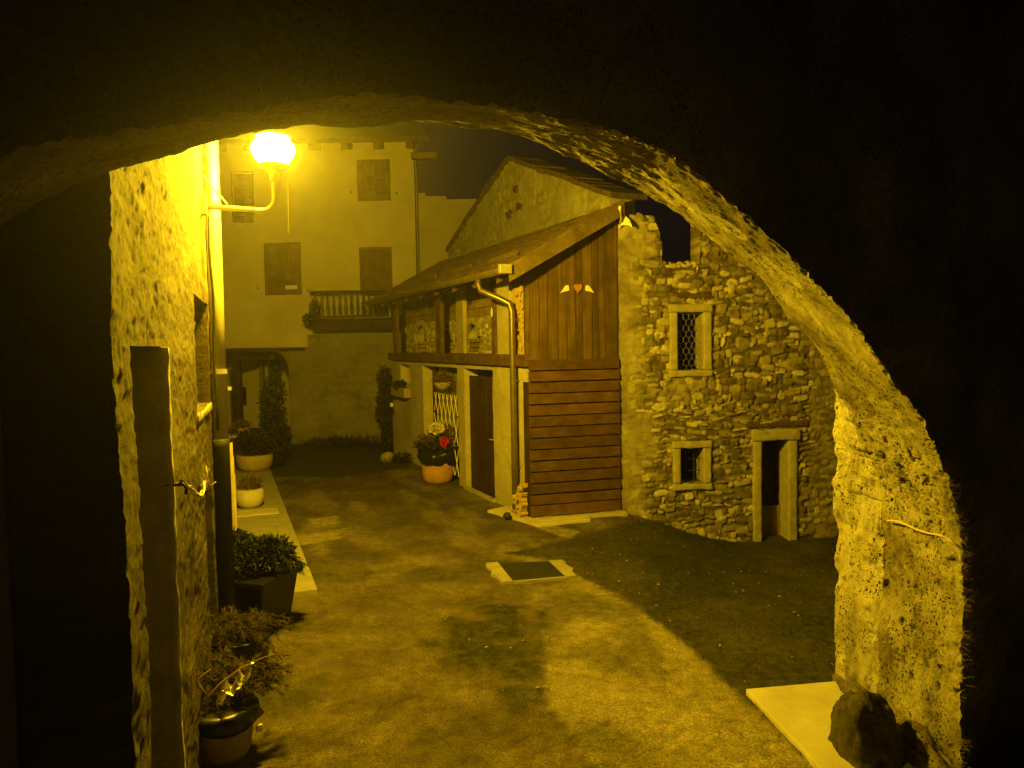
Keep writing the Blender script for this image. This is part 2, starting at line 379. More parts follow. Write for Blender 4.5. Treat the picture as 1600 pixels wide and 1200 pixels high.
# ------------------------------------------------------------ lamp (the one light of the place)
def FH():
    a = Vector((-.517*2.55, 2.55, 0)); b = Vector((-.379*7.75, 7.75, 0)); return Frame(a, b-a)
FHOUSE = FH(); HL = FHOUSE.hit(338, 700)[0]
FARCH = Frame((2.0, 4.75), (-.834, -.552), flip=True)       # far plane of the archway; n runs towards the yard
if FARCH.n.y < 0: FARCH.n = -FARCH.n
_lu, _lz = FHOUSE.hit(312, 322)
LC = FHOUSE.p(_lu, .56, 0); LC.z = atY(437, 236, LC.y).z
LAMP = empty('wall_lamp', FHOUSE.p(_lu, 0, _lz), 'glowing yellow street lamp on a bent tube arm fixed to the stone house wall', 'lamp')
def build_lamp():
    L = LAMP; c = LC; b = MB()
    b.tube([FHOUSE.p(_lu, -.02, _lz), FHOUSE.p(_lu, .46, _lz-.02)]+[FHOUSE.p(_lu, .56-.1+.1*math.sin(t), _lz-.02+.1-.1*math.cos(t)) for t in (.4, .8, 1.2, 1.57)]+[Vector((c.x, c.y, c.z-.2))], .021, 14)
    b.build('arm', m_zinc, L, True)
    k = MB(); k.box(FHOUSE, _lu-.05, _lu+.05, -.01, .055, _lz-.07, _lz+.07)
    k.tube([FHOUSE.p(_lu, .03, _lz+.24), FHOUSE.p(_lu, .2, _lz+.02)], .008, 8)
    bevel(k.build('wall_bracket', m_zinc, L))
    h = MB(); h.lathe((c.x, c.y, c.z), [(.02, -.24), (.035, -.23), (.04, -.16), (.06, -.15), (.115, -.135), (.132, -.112), (.126, -.105), (.03, -.108)], 24)
    h.build('lamp_base', m_zinc, L, True)
    t = MB(); t.lathe((c.x, c.y, c.z), [(.02, .101), (.13, .104), (.138, .112), (.10, .135), (.05, .15), (.01, .155)], 28); t.build('cap', m_zinc, L, True)
    me = bpy.data.materials.new('lamp_glow'); me.use_nodes = True; n = me.node_tree; n.nodes.clear()
    e = n.nodes.new('ShaderNodeEmission'); e.inputs[0].default_value = (*LAMP_COL, 1); e.inputs[1].default_value = LAMP_L
    o = n.nodes.new('ShaderNodeOutputMaterial'); n.links.new(e.outputs[0], o.inputs[0])
    g = MB(); g.lathe((c.x, c.y, c.z), [(.03, -.10), (.10, -.095), (.145, -.05), (.168, 0), (.16, .05), (.12, .09), (.05, .10)], 28)
    g.build('globe', me, L, True)
    q = MB(); a = FHOUSE.p(_lu, .66, 0); z1 = c.z-.1
    q.tube([(a.x, a.y, z1), (a.x+.002, a.y, z1-.25), (a.x, a.y, z1-.50)], .0035, 6); q.tube([(a.x, a.y, z1-.50), (a.x, a.y, z1-.54)], [.009, .006], 8)
    q.tube([(c.x+.06, c.y, c.z-.10), (a.x, a.y, z1)], .004, 6)
    q.build('pull_chain', m_wire, L)
build_lamp()

# ------------------------------------------------------------ ground
def inpoly(X, Y, P):
    ins = np.zeros(X.shape, bool); n = len(P); j = n-1
    for i in range(n):
        xi, yi = P[i]; xj, yj = P[j]
        c = ((yi > Y) != (yj > Y)) & (X < (xj-xi)*(Y-yi)/(yj-yi+1e-12)+xi); ins ^= c; j = i
    return ins
def gp(pts): return [tuple(gnd(*p)[:2]) for p in pts]
def height(x, y):
    x = np.asarray(x, float); y = np.asarray(y, float)
    return -.50*sstep(1.0, 3.0, x-.12*(y-8))*sstep(6.6, 10.8, y)
EDGE = gp([(890, 890), (955, 925), (1050, 985), (1165, 1092), (1280, 1205)])
ex = [p[0] for p in EDGE]; ey = [p[1] for p in EDGE]
LAWN = gp([(783, 866), (835, 856), (900, 838), (966, 822)])+[(2.2, 11.6), (9, 12.6), (9, 1.5), (2.2, 2.2)]+[(2.3, 3.0)]+EDGE[::-1]+gp([(902, 905), (905, 880), (850, 874)])
MOSS = gp([(690, 965), (760, 944), (820, 948), (850, 960), (850, 1000), (836, 1040), (850, 1090), (825, 1128), (795, 1135), (775, 1100), (740, 1060), (690, 1030), (655, 1000)])
DARK_BAND = gp([(360, 705), (640, 690), (640, 730), (560, 745), (420, 745)])  # darker band of ground in front of the back house
PALE = [gp(q) for q in ([(478, 1096), (545, 1083), (552, 1090), (487, 1108)], [(480, 812), (525, 806), (532, 818), (490, 826)],
        [(560, 1150), (640, 1105), (660, 1108), (590, 1168), (520, 1190), (470, 1190)], [(790, 792), (830, 812), (905, 830), (890, 842), (830, 822)],
        [(462, 838), (540, 826), (530, 842), (470, 852)], [(515, 955), (565, 958), (600, 966), (590, 972), (510, 968)])]
xs = np.concatenate([np.linspace(-60, -9, 18), np.arange(-8.9, 9, .05), np.linspace(9.05, 60, 18)])
ys = np.concatenate([np.linspace(-12, 2.4, 18), np.arange(2.5, 22, .05), np.linspace(22.1, 90, 26)])
GX, GY = np.meshgrid(xs, ys, indexing='ij')
wx = GX+.10*fbm(GX, GY, .6, 4)+.03*fbm(GX, GY, .1, 5); wy = GY+.14*fbm(GX, GY, .6, 6)
lawn = inpoly(GX+(wx-GX)*.8, GY+(wy-GY)*.8, LAWN).astype(float); moss = inpoly(wx, wy, MOSS).astype(float)
moss *= sstep(-.35, .05, fbm(GX, GY, .20, 17, 5))*(.8+.2*sstep(-.12, .08, fbm(GX, GY, .09, 18, 4))); dark_band = inpoly(wx, wy, DARK_BAND)*.8
green = np.clip(lawn*(.75+.6*fbm(GX, GY, 1.1, 12))+moss+dark_band, 0, 1)
green = np.maximum(green, .55*sstep(.05, .5, fbm(GX, GY, .75, 41))*sstep(13, 8, GY)*(GX < 1.2))
for _ in range(1):
    g2 = green.copy(); g2[1:-1, 1:-1] = (green[1:-1, 1:-1]*2+green[:-2, 1:-1]+green[2:, 1:-1]+green[1:-1, :-2]+green[1:-1, 2:])/6; green = g2
pale = np.zeros_like(GX)
for q in PALE: pale = np.maximum(pale, inpoly(GX+.025*fbm(GX, GY, .15, 3), GY+.05*fbm(GX, GY, .2, 8), q)*.75)
pale = np.maximum(pale, .38*sstep(.0, .5, fbm(GX+.4*GY, (GY-.5*GX)*.35, .5, 51))*(1-green))
path = inpoly(GX, GY, gp([(830, 925), (905, 900), (1050, 985), (1165, 1092), (1290, 1215), (940, 1215), (850, 1090), (850, 960)])).astype(float)
pale = np.maximum(pale, path*(.62+.35*fbm(GX, GY, .45, 77)))
pale *= 1-.85*sstep(.6, -.5, GX-.0)*sstep(9.5, 7.5, GY)  # browner ground near left, partly deepening the lamp's downward shade by colour
GZ = height(GX, GY)+.012*fbm(GX, GY, .9, 2)+.004*fbm(GX, GY, .12, 14)+lawn*.02*fbm(GX, GY, .3, 19)+moss*(.015+.012*fbm(GX, GY, .13, 23))-.02*(1-sstep(0, .01, path*1.0))*moss*0
GI = np.arange(GX.size).reshape(GX.shape)
q = np.stack([GI[:-1, :-1], GI[1:, :-1], GI[1:, 1:], GI[:-1, 1:]], -1).reshape(-1, 4)
m_ground = mat('ground', (.155, .128, .068), (.060, .048, .025), 1.7, .95, .9, 42, 'tone', (.44, .385, .24))
nt = m_ground.node_tree; pb = nt.nodes['Principled BSDF']; old = pb.inputs['Base Color'].links[0].from_socket
at = nt.nodes.new('ShaderNodeAttribute'); at.attribute_name = 'green'; mx = nt.nodes.new('ShaderNodeMix'); mx.data_type = 'RGBA'
nz = nt.nodes.new('ShaderNodeTexNoise'); nz.inputs['Scale'].default_value = 14; nz.inputs['Detail'].default_value = 8
rp = nt.nodes.new('ShaderNodeValToRGB'); rp.color_ramp.elements[0].color = (.013, .016, .004, 1); rp.color_ramp.elements[1].color = (.062, .062, .019, 1)
rp.color_ramp.elements[0].position = .35; rp.color_ramp.elements[1].position = .7
tc = [n for n in nt.nodes if n.type == 'TEX_COORD'][0]; nt.links.new(tc.outputs['Object'], nz.inputs['Vector']); nt.links.new(nz.outputs['Fac'], rp.inputs['Fac'])
nt.links.new(at.outputs['Fac'], mx.inputs['Factor']); nt.links.new(old, mx.inputs['A']); nt.links.new(rp.outputs['Color'], mx.inputs['B']); 
# grit, crumbs and cracks over everything
gn = nt.nodes.new('ShaderNodeTexNoise'); gn.inputs['Scale'].default_value = 75; gn.inputs['Detail'].default_value = 4; nt.links.new(tc.outputs['Object'], gn.inputs['Vector'])
gr = nt.nodes.new('ShaderNodeMapRange'); gr.inputs['From Min'].default_value = .32; gr.inputs['From Max'].default_value = .68; gr.inputs['To Min'].default_value = .45; gr.inputs['To Max'].default_value = 1.45; nt.links.new(gn.outputs['Fac'], gr.inputs['Value'])
g5 = nt.nodes.new('ShaderNodeTexNoise'); g5.inputs['Scale'].default_value = 9; g5.inputs['Detail'].default_value = 9; g5.inputs['Roughness'].default_value = .75; nt.links.new(tc.outputs['Object'], g5.inputs['Vector'])
g6 = nt.nodes.new('ShaderNodeMapRange'); g6.inputs['From Min'].default_value = .35; g6.inputs['From Max'].default_value = .65; g6.inputs['To Min'].default_value = .6; g6.inputs['To Max'].default_value = 1.25; nt.links.new(g5.outputs['Fac'], g6.inputs['Value'])
wn = nt.nodes.new('ShaderNodeMix'); wn.data_type = 'VECTOR'; wn.inputs['Factor'].default_value = .22; nt.links.new(tc.outputs['Object'], wn.inputs['A']); nt.links.new(g5.outputs['Color'], wn.inputs['B'])
vr = nt.nodes.new('ShaderNodeTexVoronoi'); vr.feature = 'DISTANCE_TO_EDGE'; vr.inputs['Scale'].default_value = .85; nt.links.new(wn.outputs['Result'], vr.inputs['Vector'])
cr = nt.nodes.new('ShaderNodeMapRange'); cr.inputs['From Min'].default_value = .0; cr.inputs['From Max'].default_value = .012; cr.inputs['To Min'].default_value = .68; nt.links.new(vr.outputs['Distance'], cr.inputs['Value'])
m1 = nt.nodes.new('ShaderNodeMath'); m1.operation = 'MULTIPLY'; nt.links.new(gr.outputs[0], m1.inputs[0]); nt.links.new(g6.outputs[0], m1.inputs[1])
m2_ = nt.nodes.new('ShaderNodeMath'); m2_.operation = 'MULTIPLY'; nt.links.new(m1.outputs[0], m2_.inputs[0]); nt.links.new(cr.outputs[0], m2_.inputs[1])
vs_ = nt.nodes.new('ShaderNodeVectorMath'); vs_.operation = 'SCALE'; nt.links.new(mx.outputs['Result'], vs_.inputs[0]); nt.links.new(m2_.outputs[0], vs_.inputs['Scale'])
nt.links.new(vs_.outputs[0], pb.inputs['Base Color'])
ground = link_mesh('ground', np.stack([GX, GY, GZ], -1).reshape(-1, 3), q, m_ground, None, True, origin=(0, 0, 0))
add_attr(ground, 'tone', np.clip(pale, 0, 1)); add_attr(ground, 'green', green); tag(ground, kind='structure', label='worn concrete and earth yard between the old houses')
# grass
rng = np.random.RandomState(5); gv = []; gf = []
U_i = np.where((GX > -4) & (GX < 7.5) & (GY > 3) & (GY < 12.6) & ((lawn > .5) | ((moss > .5))))
pk = rng.randint(0, len(U_i[0]), 46000)
for a, b in zip(U_i[0][pk], U_i[1][pk]):
    x = xs[a]+rng.uniform(-.03, .03); y = ys[b]+rng.uniform(-.03, .03); ism = lawn[a, b] < .5
    if fbm(x, y, .35, 90, 2) < (-.18 if not ism else .0): continue
    z = GZ[a, b]; hgt = rng.uniform(.015, .05)*(.55 if ism else 1); th = rng.uniform(0, 6.28); wd = rng.uniform(.002, .004)
    dx = math.cos(th)*wd; dy = math.sin(th)*wd; lx = rng.uniform(-.5, .5)*hgt; ly = rng.uniform(-.5, .5)*hgt
    i = len(gv); gv += [(x-dx, y-dy, z-.01), (x+dx, y+dy, z-.01), (x+lx, y+ly, z+hgt)]; gf.append((i, i+1, i+2))
g = link_mesh('grass', gv, np.array(gf), m_grass); tag(g, 'short dark grass and moss in the yard', 'grass', kind='stuff')
# fallen leaves on the lawn
rng = np.random.RandomState(9); lv = []; lf = []
for _ in range(420):
    k = rng.randint(0, len(U_i[0])); x = xs[U_i[0][k]]; y = ys[U_i[1][k]]; z = GZ[U_i[0][k], U_i[1][k]]+.02
    s = rng.uniform(.008, .022); th = rng.uniform(0, 6.28); c, d = math.cos(th)*s, math.sin(th)*s; i = len(lv)
    lv += [(x-c, y-d, z), (x+d*.5, y-c*.5, z+.008), (x+c, y+d, z+.004), (x-d*.5, y+c*.5, z+.01)]; lf.append((i, i+1, i+2, i+3))
tag(link_mesh('fallen_leaves', lv, lf, m_palewood), 'tiny fallen leaves scattered over the dark lawn', 'leaves', kind='stuff')

# raised paving strip beside the left house
def slabmesh(poly, z0, z1):
    b = MB(); n = len(poly); b.add([(p[0], p[1], z0) for p in poly]+[(p[0], p[1], z1) for p in poly], [tuple(range(n))[::-1], tuple(range(n, 2*n))]+[(i, (i+1) % n, n+(i+1) % n, n+i) for i in range(n)]); return b
K0 = gnd(496, 920, .05); K1 = gnd(427, 745, .05); K2 = gnd(345, 934, .05); kd = (K1-K0)
Kend = K0+kd*1.25; hn = Vector((-kd.y, kd.x, 0)).normalized()
tag(bevel(slabmesh([K0, Kend, Kend+hn*1.2, K0+hn*1.15], -.05, .05).build('pavement', m_conc), .008), kind='structure', label='raised concrete strip along the foot of the left house')
P0 = K0+kd*.53+hn*.12; P1 = P0+kd.normalized()*.42
tag(bevel(slabmesh([P0, P1, P1+hn*.62, P0+hn*.62], .04, .062).build('paving_slab', m_slab), .006), 'pale rectangular slab set in the raised strip by the wall', 'paving slab')
# pale slab at the foot of the archway
A = gnd(1165, 1076, .045); Cc = gnd(1282, 1200, .045); ad = (A-Cc).normalized(); an = Vector((ad.y, -ad.x, 0)); B = gnd(1301, 1064, .045); bd = (B-A).normalized()
tag(bevel(slabmesh([A, Cc-ad*1.2, Cc-ad*1.2+bd*.62, A+bd*.80], -.06, .045).build('stone_slab', m_slab), .008), 'smooth pale slab lying at the foot of the archway pier', 'slab')
# manhole cover with broken concrete collar
mh = [gnd(778, 882), gnd(858, 880), gnd(884, 905), gnd(802, 912)]
root = empty('drain_cover', sum((Vector(p) for p in mh), Vector())/4, 'dark square iron drain cover with a broken pale concrete collar', 'drain cover')
ctr = sum((Vector(p) for p in mh), Vector())/4
inn = [ctr+(p-ctr)*1.0 for p in mh]; b = slabmesh([(p.x, p.y) for p in inn], -.03, .022)
cv = b.build('cover', m_iron, root)
for s_, e_, w_ in ((mh[0], mh[3], .16), (mh[1], mh[2], .17), (mh[3], mh[2], .035)):
    d_ = (e_-s_); nn = Vector((-d_.y, d_.x, 0)).normalized()
    if nn.dot(s_-ctr) < 0: nn = -nn
    pts = []; k = 7
    for i in range(k+1): pts.append(s_+d_*(i/k)+nn*.004)
    for i in range(k, -1, -1): pts.append(s_+d_*(i/k)+nn*w_*(.7+.5*random.random()))
    slabmesh([(p.x, p.y) for p in pts], -.03, .03+.004*random.random()).build('collar', m_conc, root)

# ------------------------------------------------------------ stone archway over the camera's passage
FAR = [(-.52, -.7), (-.50, .4), (-.52, 1.46), (-.27, 1.9), (0, 2.24), (.224, 2.52), (.75, 2.92), (1.36, 3.2), (1.8, 3.36), (2.4, 3.48), (3.015, 3.44), (3.65, 3.285), (4.3, 2.94), (4.95, 2.3), (5.15, 1.5), (5.15, -.7)]
NEAR = [(-.17, -.7), (-.14, .4), (-.158, 1.23), (-.02, 1.7), (.17, 2.0), (.366, 2.2), (.925, 2.64), (1.534, 3.0), (2.08, 3.27), (2.587, 3.33), (3.326, 3.30), (3.95, 3.13), (4.4, 2.93), (4.95, 2.35), (5.15, 1.5), (5.15, -.7)]
def catmull(P, m):
    P = [P[0]]+list(P)+[P[-1]]; out = []
    for i in range(1, len(P)-2):
        p0, p1, p2, p3 = [np.array(q, float) for q in P[i-1:i+3]]
        for k in range(m):
            t = k/m; out.append(.5*((2*p1)+(-p0+p2)*t+(2*p0-5*p1+4*p2-p3)*t*t+(-p0+3*p1-3*p2+p3)*t**3))
    out.append(np.array(P[-2], float)); return np.array(out)
TH = .70
def build_arch():
    m = 84; fa = catmull(FAR, m); ne = catmull(NEAR, m); N = len(fa); M = 84
    o = np.array(FARCH.o); u = np.array(FARCH.u); n = np.array(FARCH.n)
    def P3(s, z, d): return o[None]+s[:, None]*u[None]+d*n[None]+np.stack([0*z, 0*z, z], 1)
    A3 = P3(fa[:, 0], fa[:, 1], 0); B3 = P3(ne[:, 0], ne[:, 1], -TH)
    dl = np.linalg.norm(np.diff(A3, axis=0), axis=1); S_ = np.concatenate([[0], np.cumsum(dl)])
    t = np.linspace(0, 1, M+1)
    verts = []; faces = []; tones = []
    # intrados
    G = A3[:, None, :]*(1-t[None, :, None])+B3[:, None, :]*t[None, :, None]
    du = np.gradient(G, axis=0); dv = np.gradient(G, axis=1); nn = np.cross(du, dv); nn /= np.linalg.norm(nn, axis=2)[..., None]+1e-9
    cen = o+u*2.4-n*.35+np.array([0, 0, 1.2]); sg = np.sign(((cen-G)*nn).sum(2))[..., None]; nn = nn*sg
    SS = np.repeat(S_[:, None], M+1, 1); TT = np.repeat((t*TH*1.15)[None], N, 0)
    h = .018*fbm(SS, TT, .35, 2, 4)+(.014-.008*sstep(2.6, 3.6, SS))*fbm(SS, TT, .06, 7, 3)
    pit = np.clip(-(vnoise(SS+.03*vnoise(SS, TT, .02, 3), TT, .042, 31)+.50), 0, 1)*2.2+np.clip(-(vnoise(SS, TT, .020, 37)+.62), 0, 1)*1.5
    pit *= (.25+.75*sstep(-.2, .2, fbm(SS, TT, .5, 44)))*sstep(3.6, 2.3, SS*1.0+0*TT)
    edge = sstep(.86, 1.0, t)[None]; h = h-.055*pit+edge*(.006*vnoise(SS, TT, .09, 61)+.009*vnoise(SS, TT, .025, 62))
    h += sstep(.12, 0, t)[None]*(.020*fbm(SS, TT, .18, 64, 4))
    G = G+nn*h[..., None]
    st = fbm(SS, TT, .4, 71)
    tone = np.clip(.38+.8*fbm(SS, TT, .25, 9)-.9*pit, 0, 1)  # dimmer light than on the splay, put into a darker tone
    # pale voussoir edges showing through the plaster near the crown
    tone = np.maximum(tone, .9*(vnoise(SS, TT, .22, 88) > .55)*sstep(3.0, 4.5, SS))
    verts.append(G.reshape(-1, 3)); tones.append(tone.ravel()); I = np.arange(G.shape[0]*G.shape[1]).reshape(G.shape[:2])
    faces.append(np.stack([I[:-1, :-1], I[1:, :-1], I[1:, 1:], I[:-1, 1:]], -1).reshape(-1, 4)); base = I.size
    # near and far faces: fans from the arch line to a big outer outline
    for line, d, out, sd in ((G[:, -1], -TH, 1, 5), (G[:, 0], 0, 0, 6)):
        K = 40; ss = (line-o)@u; zz = line[:, 2]
        ang = np.linspace(0, 1, N); os_ = np.interp(ang, [0, .30, .34, .70, .74, 1], [-4.6, -4.6, -4.6, 9.5, 9.5, 9.5]); oz = np.interp(ang, [0, .30, .34, .70, .74, 1], [-.7, 4.6, 5.4, 5.4, 4.6, -.7])
        tt = (np.linspace(0, 1, K+1)**1.8)
        S2 = ss[:, None]*(1-tt)+os_[:, None]*tt; Z2 = zz[:, None]*(1-tt)+oz[:, None]*tt
        wob = (.035*fbm(S2, Z2, .35, sd+70)+.012*fbm(S2, Z2, .08, sd+80))*sstep(0, .02, tt)[None]
        Q = o+S2[..., None]*u+(d+(-wob if out else wob))[..., None]*n; Q[..., 2] = Z2
        Q[:, 0] = line
        I = np.arange(Q.shape[0]*Q.shape[1]).reshape(Q.shape[:2])+base; base += I.size
        verts.append(Q.reshape(-1, 3)); tones.append(np.clip(.35+.8*fbm(S2, Z2, .4, 12), 0, 1).ravel())
        faces.append(np.stack([I[:-1, :-1], I[1:, :-1], I[1:, 1:], I[:-1, 1:]], -1).reshape(-1, 4))
    A = empty('stone_archway', FARCH.p(2.4, -.35, 0), 'rough dark stone archway framing the whole view, its right pier lit yellow and pitted', 'archway')
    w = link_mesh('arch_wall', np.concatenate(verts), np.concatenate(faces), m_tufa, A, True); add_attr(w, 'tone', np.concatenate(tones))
    # splayed reveal beyond the right pier; its stronger lamplight is put into a paler tone
    F2 = gnd(1304, 1066); F2 = Vector((F2.x, F2.y, 0)); k1 = int(len(fa)*4/(len(FAR)-1))
    line = G[:k1+1, 0]; K = 70; tt = np.linspace(0, 1, K+1)
    ztop = atY(1305, 612, F2.y).z
    zz = np.interp(line[:, 2], [-.7, 1.46, 2.24], [-.7, 1.46, ztop+.05]); far = np.stack([np.full(len(line), F2.x), np.full(len(line), F2.y), zz], 1)
    Q = line[:, None]*(1-tt[None, :, None])+far[:, None]*tt[None, :, None]
    nq = np.array([-.985, -.10, 0]); S2 = Q[..., 2]; T2 = tt[None]*.75+0*S2
    hh = .030*fbm(S2, T2, .3, 101)+.016*fbm(S2, T2, .07, 103)+.05*np.clip(vnoise(S2, T2, .11, 104)-.35, 0, 1)
    hh = hh*sstep(0, .05, tt)[None]; Q = Q+hh[..., None]*nq
    edge = sstep(.8, 1, tt)[None, :, None]*.035*fbm(S2, 0*S2, .16, 111)[..., None]*np.array([-.8, .2, 0]); Q = Q+edge
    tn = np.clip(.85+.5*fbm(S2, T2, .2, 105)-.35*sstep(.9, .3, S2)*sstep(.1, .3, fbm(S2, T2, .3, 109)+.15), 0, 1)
    I = np.arange(Q.shape[0]*Q.shape[1]).reshape(Q.shape[:2]); V = [Q.reshape(-1, 3)]; Fc = [np.stack([I[:-1, :-1], I[1:, :-1], I[1:, 1:], I[:-1, 1:]], -1).reshape(-1, 4)]
    # returns behind the splay, running to the right
    R = Q[:, -1]; far2 = R+np.array([3.2, 1.6, 0]); I2 = np.arange(len(R)*2).reshape(2, -1)+I.size
    V += [R, far2]; Fc.append(np.stack([I2[0, :-1], I2[0, 1:], I2[1, 1:], I2[1, :-1]], -1)); tn2 = np.full(len(R)*2, .4)
    tp = np.array([Q[-1, 0], Q[-1, -1], far2[-1], G[k1, 0]+np.array([3.2, 1.6, 0])]); V.append(tp); b0 = I.size+2*len(R); Fc.append(np.array([[b0, b0+1, b0+2, b0+3]]))
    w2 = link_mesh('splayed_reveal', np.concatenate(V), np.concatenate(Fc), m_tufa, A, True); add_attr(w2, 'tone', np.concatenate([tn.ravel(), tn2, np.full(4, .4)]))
    # dry straw and roots bristling from the pier's near edge
    rng = np.random.RandomState(3); vs = []; fs = []
    E = G[:, -1]
    for i in range(520):
        k = rng.randint(0, int(N*3.2/15)); p = Vector(E[k]); p.z += rng.uniform(-.02, .02)
        if fbm(p.z, 0, .25, 55, 2) < -.05: continue
        d = Vector((-n[0]*.3+rng.uniform(-.3, .9), -n[1]*.3+rng.uniform(-.7, .3), rng.uniform(-.7, .8))).normalized(); L = rng.uniform(.015, .07); s = Vector((0, 0, 1)).cross(d).normalized()*.0012
        q_ = p+d*L*.6; r_ = q_+(d+Vector((0, 0, rng.uniform(-.8, .4))))*L*.5; b_ = len(vs); vs += [tuple(p-s), tuple(p+s), tuple(q_+s), tuple(q_-s), tuple(r_)]; fs += [(b_, b_+1, b_+2, b_+3), (b_+3, b_+2, b_+4)]
    tag(link_mesh('dry_roots', vs, fs, m_rope, A), kind='stuff')
    return A
ARCH = build_arch()
rock('pier_foot', (2.44, 4.50, -.02), (.15, .50, .20), m_tufa, 12, ARCH, 5, .3); rock('pier_foot', (2.40, 5.25, -.02), (.10, .35, .16), m_tufa, 14, ARCH, 5, .3)
r_ = rock('guard_stone', (2.13, 4.60, -.03), (.20, .27, .44), m_boulder, 3, sub=5, amp=.28)
tag(r_, 'dark boulder at the foot of the lit archway pier', 'boulder')

# pale root clinging across the lit pier
def pierpt(t, z, off=.03):
    a = FARCH.p(-.52, 0, z); c = FARCH.p(-.15, -TH, z); p = a.lerp(c, t); d = (c-a); nn = Vector((-d.y, d.x, 0)).normalized()
    if nn.x > 0: nn = -nn
    return p+nn*off
za = atY(1405, 815, pierpt(.18, 0).y).z; zb_ = atY(1503, 850, pierpt(.95, 0).y).z
b = MB(); b.tube([pierpt(.15+.83*t, za+(zb_-za)*t+.012*math.sin(t*9)+.02*math.sin(t*3.1), .030+.008*math.sin(t*7)) for t in np.linspace(0, 1, 14)], [.007]*8+[.006]*3+[.004]*3, 8); b.build('clinging_root', m_rope, ARCH, True)
zc_ = atY(1420, 1130, pierpt(.3, 0).y).z; b = MB(); b.tube([pierpt(.25+.6*t, zc_-.16*t+.015*math.sin(t*8), .030) for t in np.linspace(0, 1, 12)], .005, 8); b.build('clinging_root', m_rope, ARCH, True)
# ------------------------------------------------------------ the left stone house
LH = empty('stone_house', FHOUSE.p(HL/2, -.3, 0), 'tall rough stone house on the left, lit from close by the street lamp', 'house')
F = FHOUSE
d0 = F.rect(215, 541, 262, 1000); DOORH = (d0[0], d0[1], -.6, d0[3])
w0 = F.rect(302, 470, 325, 640); WINH = (w0[0], w0[1], w0[2], w0[3])
g0 = F.rect(320, 745, 334, 930); GAPH = (g0[0], g0[1], -.1, g0[3])
def hhouse(U, Z):
    V_ = U*.38                                            # trowel and weather marks run along the wall
    H = .022*fbm(U, Z, 1.1, 18, 3)+.009*fbm(V_, Z, .10, 25, 5)+.014*np.abs(fbm(V_, Z, .032, 27, 4))-.004*sstep(.35, .7, vnoise(V_, Z, .028, 29))
    sp = sstep(-.10, .12, fbm(V_, Z, .22, 61, 5)); R2, T2 = rubble(U*.6, Z, 11, (.05, .11), (.05, .14), .004, None, .012)
    H = H*.85+sp*.005+(1-sp)*R2*.30; T = np.clip(sp*(.35+1.3*fbm(V_, Z, .16, 66, 6))+(1-sp)*(T2*.45+.12)+.35*vnoise(V_, Z, .018, 67), 0, 1)
    return H, T
panel('wall', F, 0, HL, -.6, 6.5, .017, hhouse, m_house, LH, [DOORH, WINH, GAPH], thick=.32)
b = MB(); b.box(F, .02, HL-.02, -6, -.34, -.6, 6.5); b.build('house_body', m_plaster, LH)
rt_ = MB(); rt_.box(F, -.3, HL+.2, -6.3, .12, 6.5, 6.7); rt_.build('roof', m_tile, LH)
0 and rbox('lintel', F, DOORH[0]-.06, DOORH[1]+.03, -.22, -.002, DOORH[3], DOORH[3]+.15, m_plaster, LH, .03, .004)
for a, c in ((DOORH[1]-.02, DOORH[1]+.05),): rbox('door_jamb', F, a, c, -.24, .026, -.3, DOORH[3]-.002, m_frame, LH, .03, .009)
b = MB()
for i in range(6):
    w_ = (DOORH[1]-DOORH[0])/6; b.box(F, DOORH[0]+i*w_+.004, DOORH[0]+(i+1)*w_-.004, -.30, -.24-.004*(i % 2), -.3, DOORH[3]+.02)
bevel(b.build('door', m_dark, LH), .004)
wf = MB(); wf.box(F, WINH[0]-.01, WINH[1]+.01, -.30, -.26, WINH[2]-.01, WINH[3]+.01); wf.build('window', m_plaster, LH)
rbox('window_sill', F, WINH[0]-.02, WINH[1]+.02, -.2, .02, WINH[2]-.07, WINH[2]-.004, m_frame, LH, .03, .008)
gb = MB(); gb.box(F, GAPH[0]-.02, GAPH[1]+.02, -.315, -.27, -.1, GAPH[3]+.02); gb.build('hatch', m_dark, LH)
# main down pipe, upper zinc and lower iron
px_ = F.hit(346, 700, .065)[0]
DP = empty('drainpipe', F.p(px_, .065, 0), 'tall brightly lit drainpipe on the corner of the left stone house', 'drainpipe')
zs_ = 1.75
b = MB(); b.tube([F.p(px_, .065, zs_), F.p(px_, .065, 3.2), F.p(px_, .065, 6.4)], .062, 24); b.build('upper_pipe', m_zinc, DP, True)
b = MB(); b.tube([F.p(px_, .065, -.02), F.p(px_, .065, zs_-.02), F.p(px_, .065, zs_+.05)], [.066, .066, .073], 24); b.build('lower_pipe', m_iron, DP, True)
for z in (2.35, 3.75, 5.2):
    b = MB(); b.tube([F.p(px_, .065, z), F.p(px_, .065, z+.035)], .068, 24); b.box(F, px_-.012, px_+.012, -.02, .03, z+.004, z+.03); b.build('pipe_clamp', m_zinc, DP)
# electric conduit and cable beside it
b = MB(); pts = [F.p(px_-.26+.012*math.sin(z*3), .055+.008*math.sin(z*7), z) for z in np.linspace(1.9, 6.3, 30)]
b.tube(pts, .011, 8); tag(b.build('wall_cable', m_iron, None, True), 'thin dark cable clipped to the wall beside the lit drainpipe', 'cable')
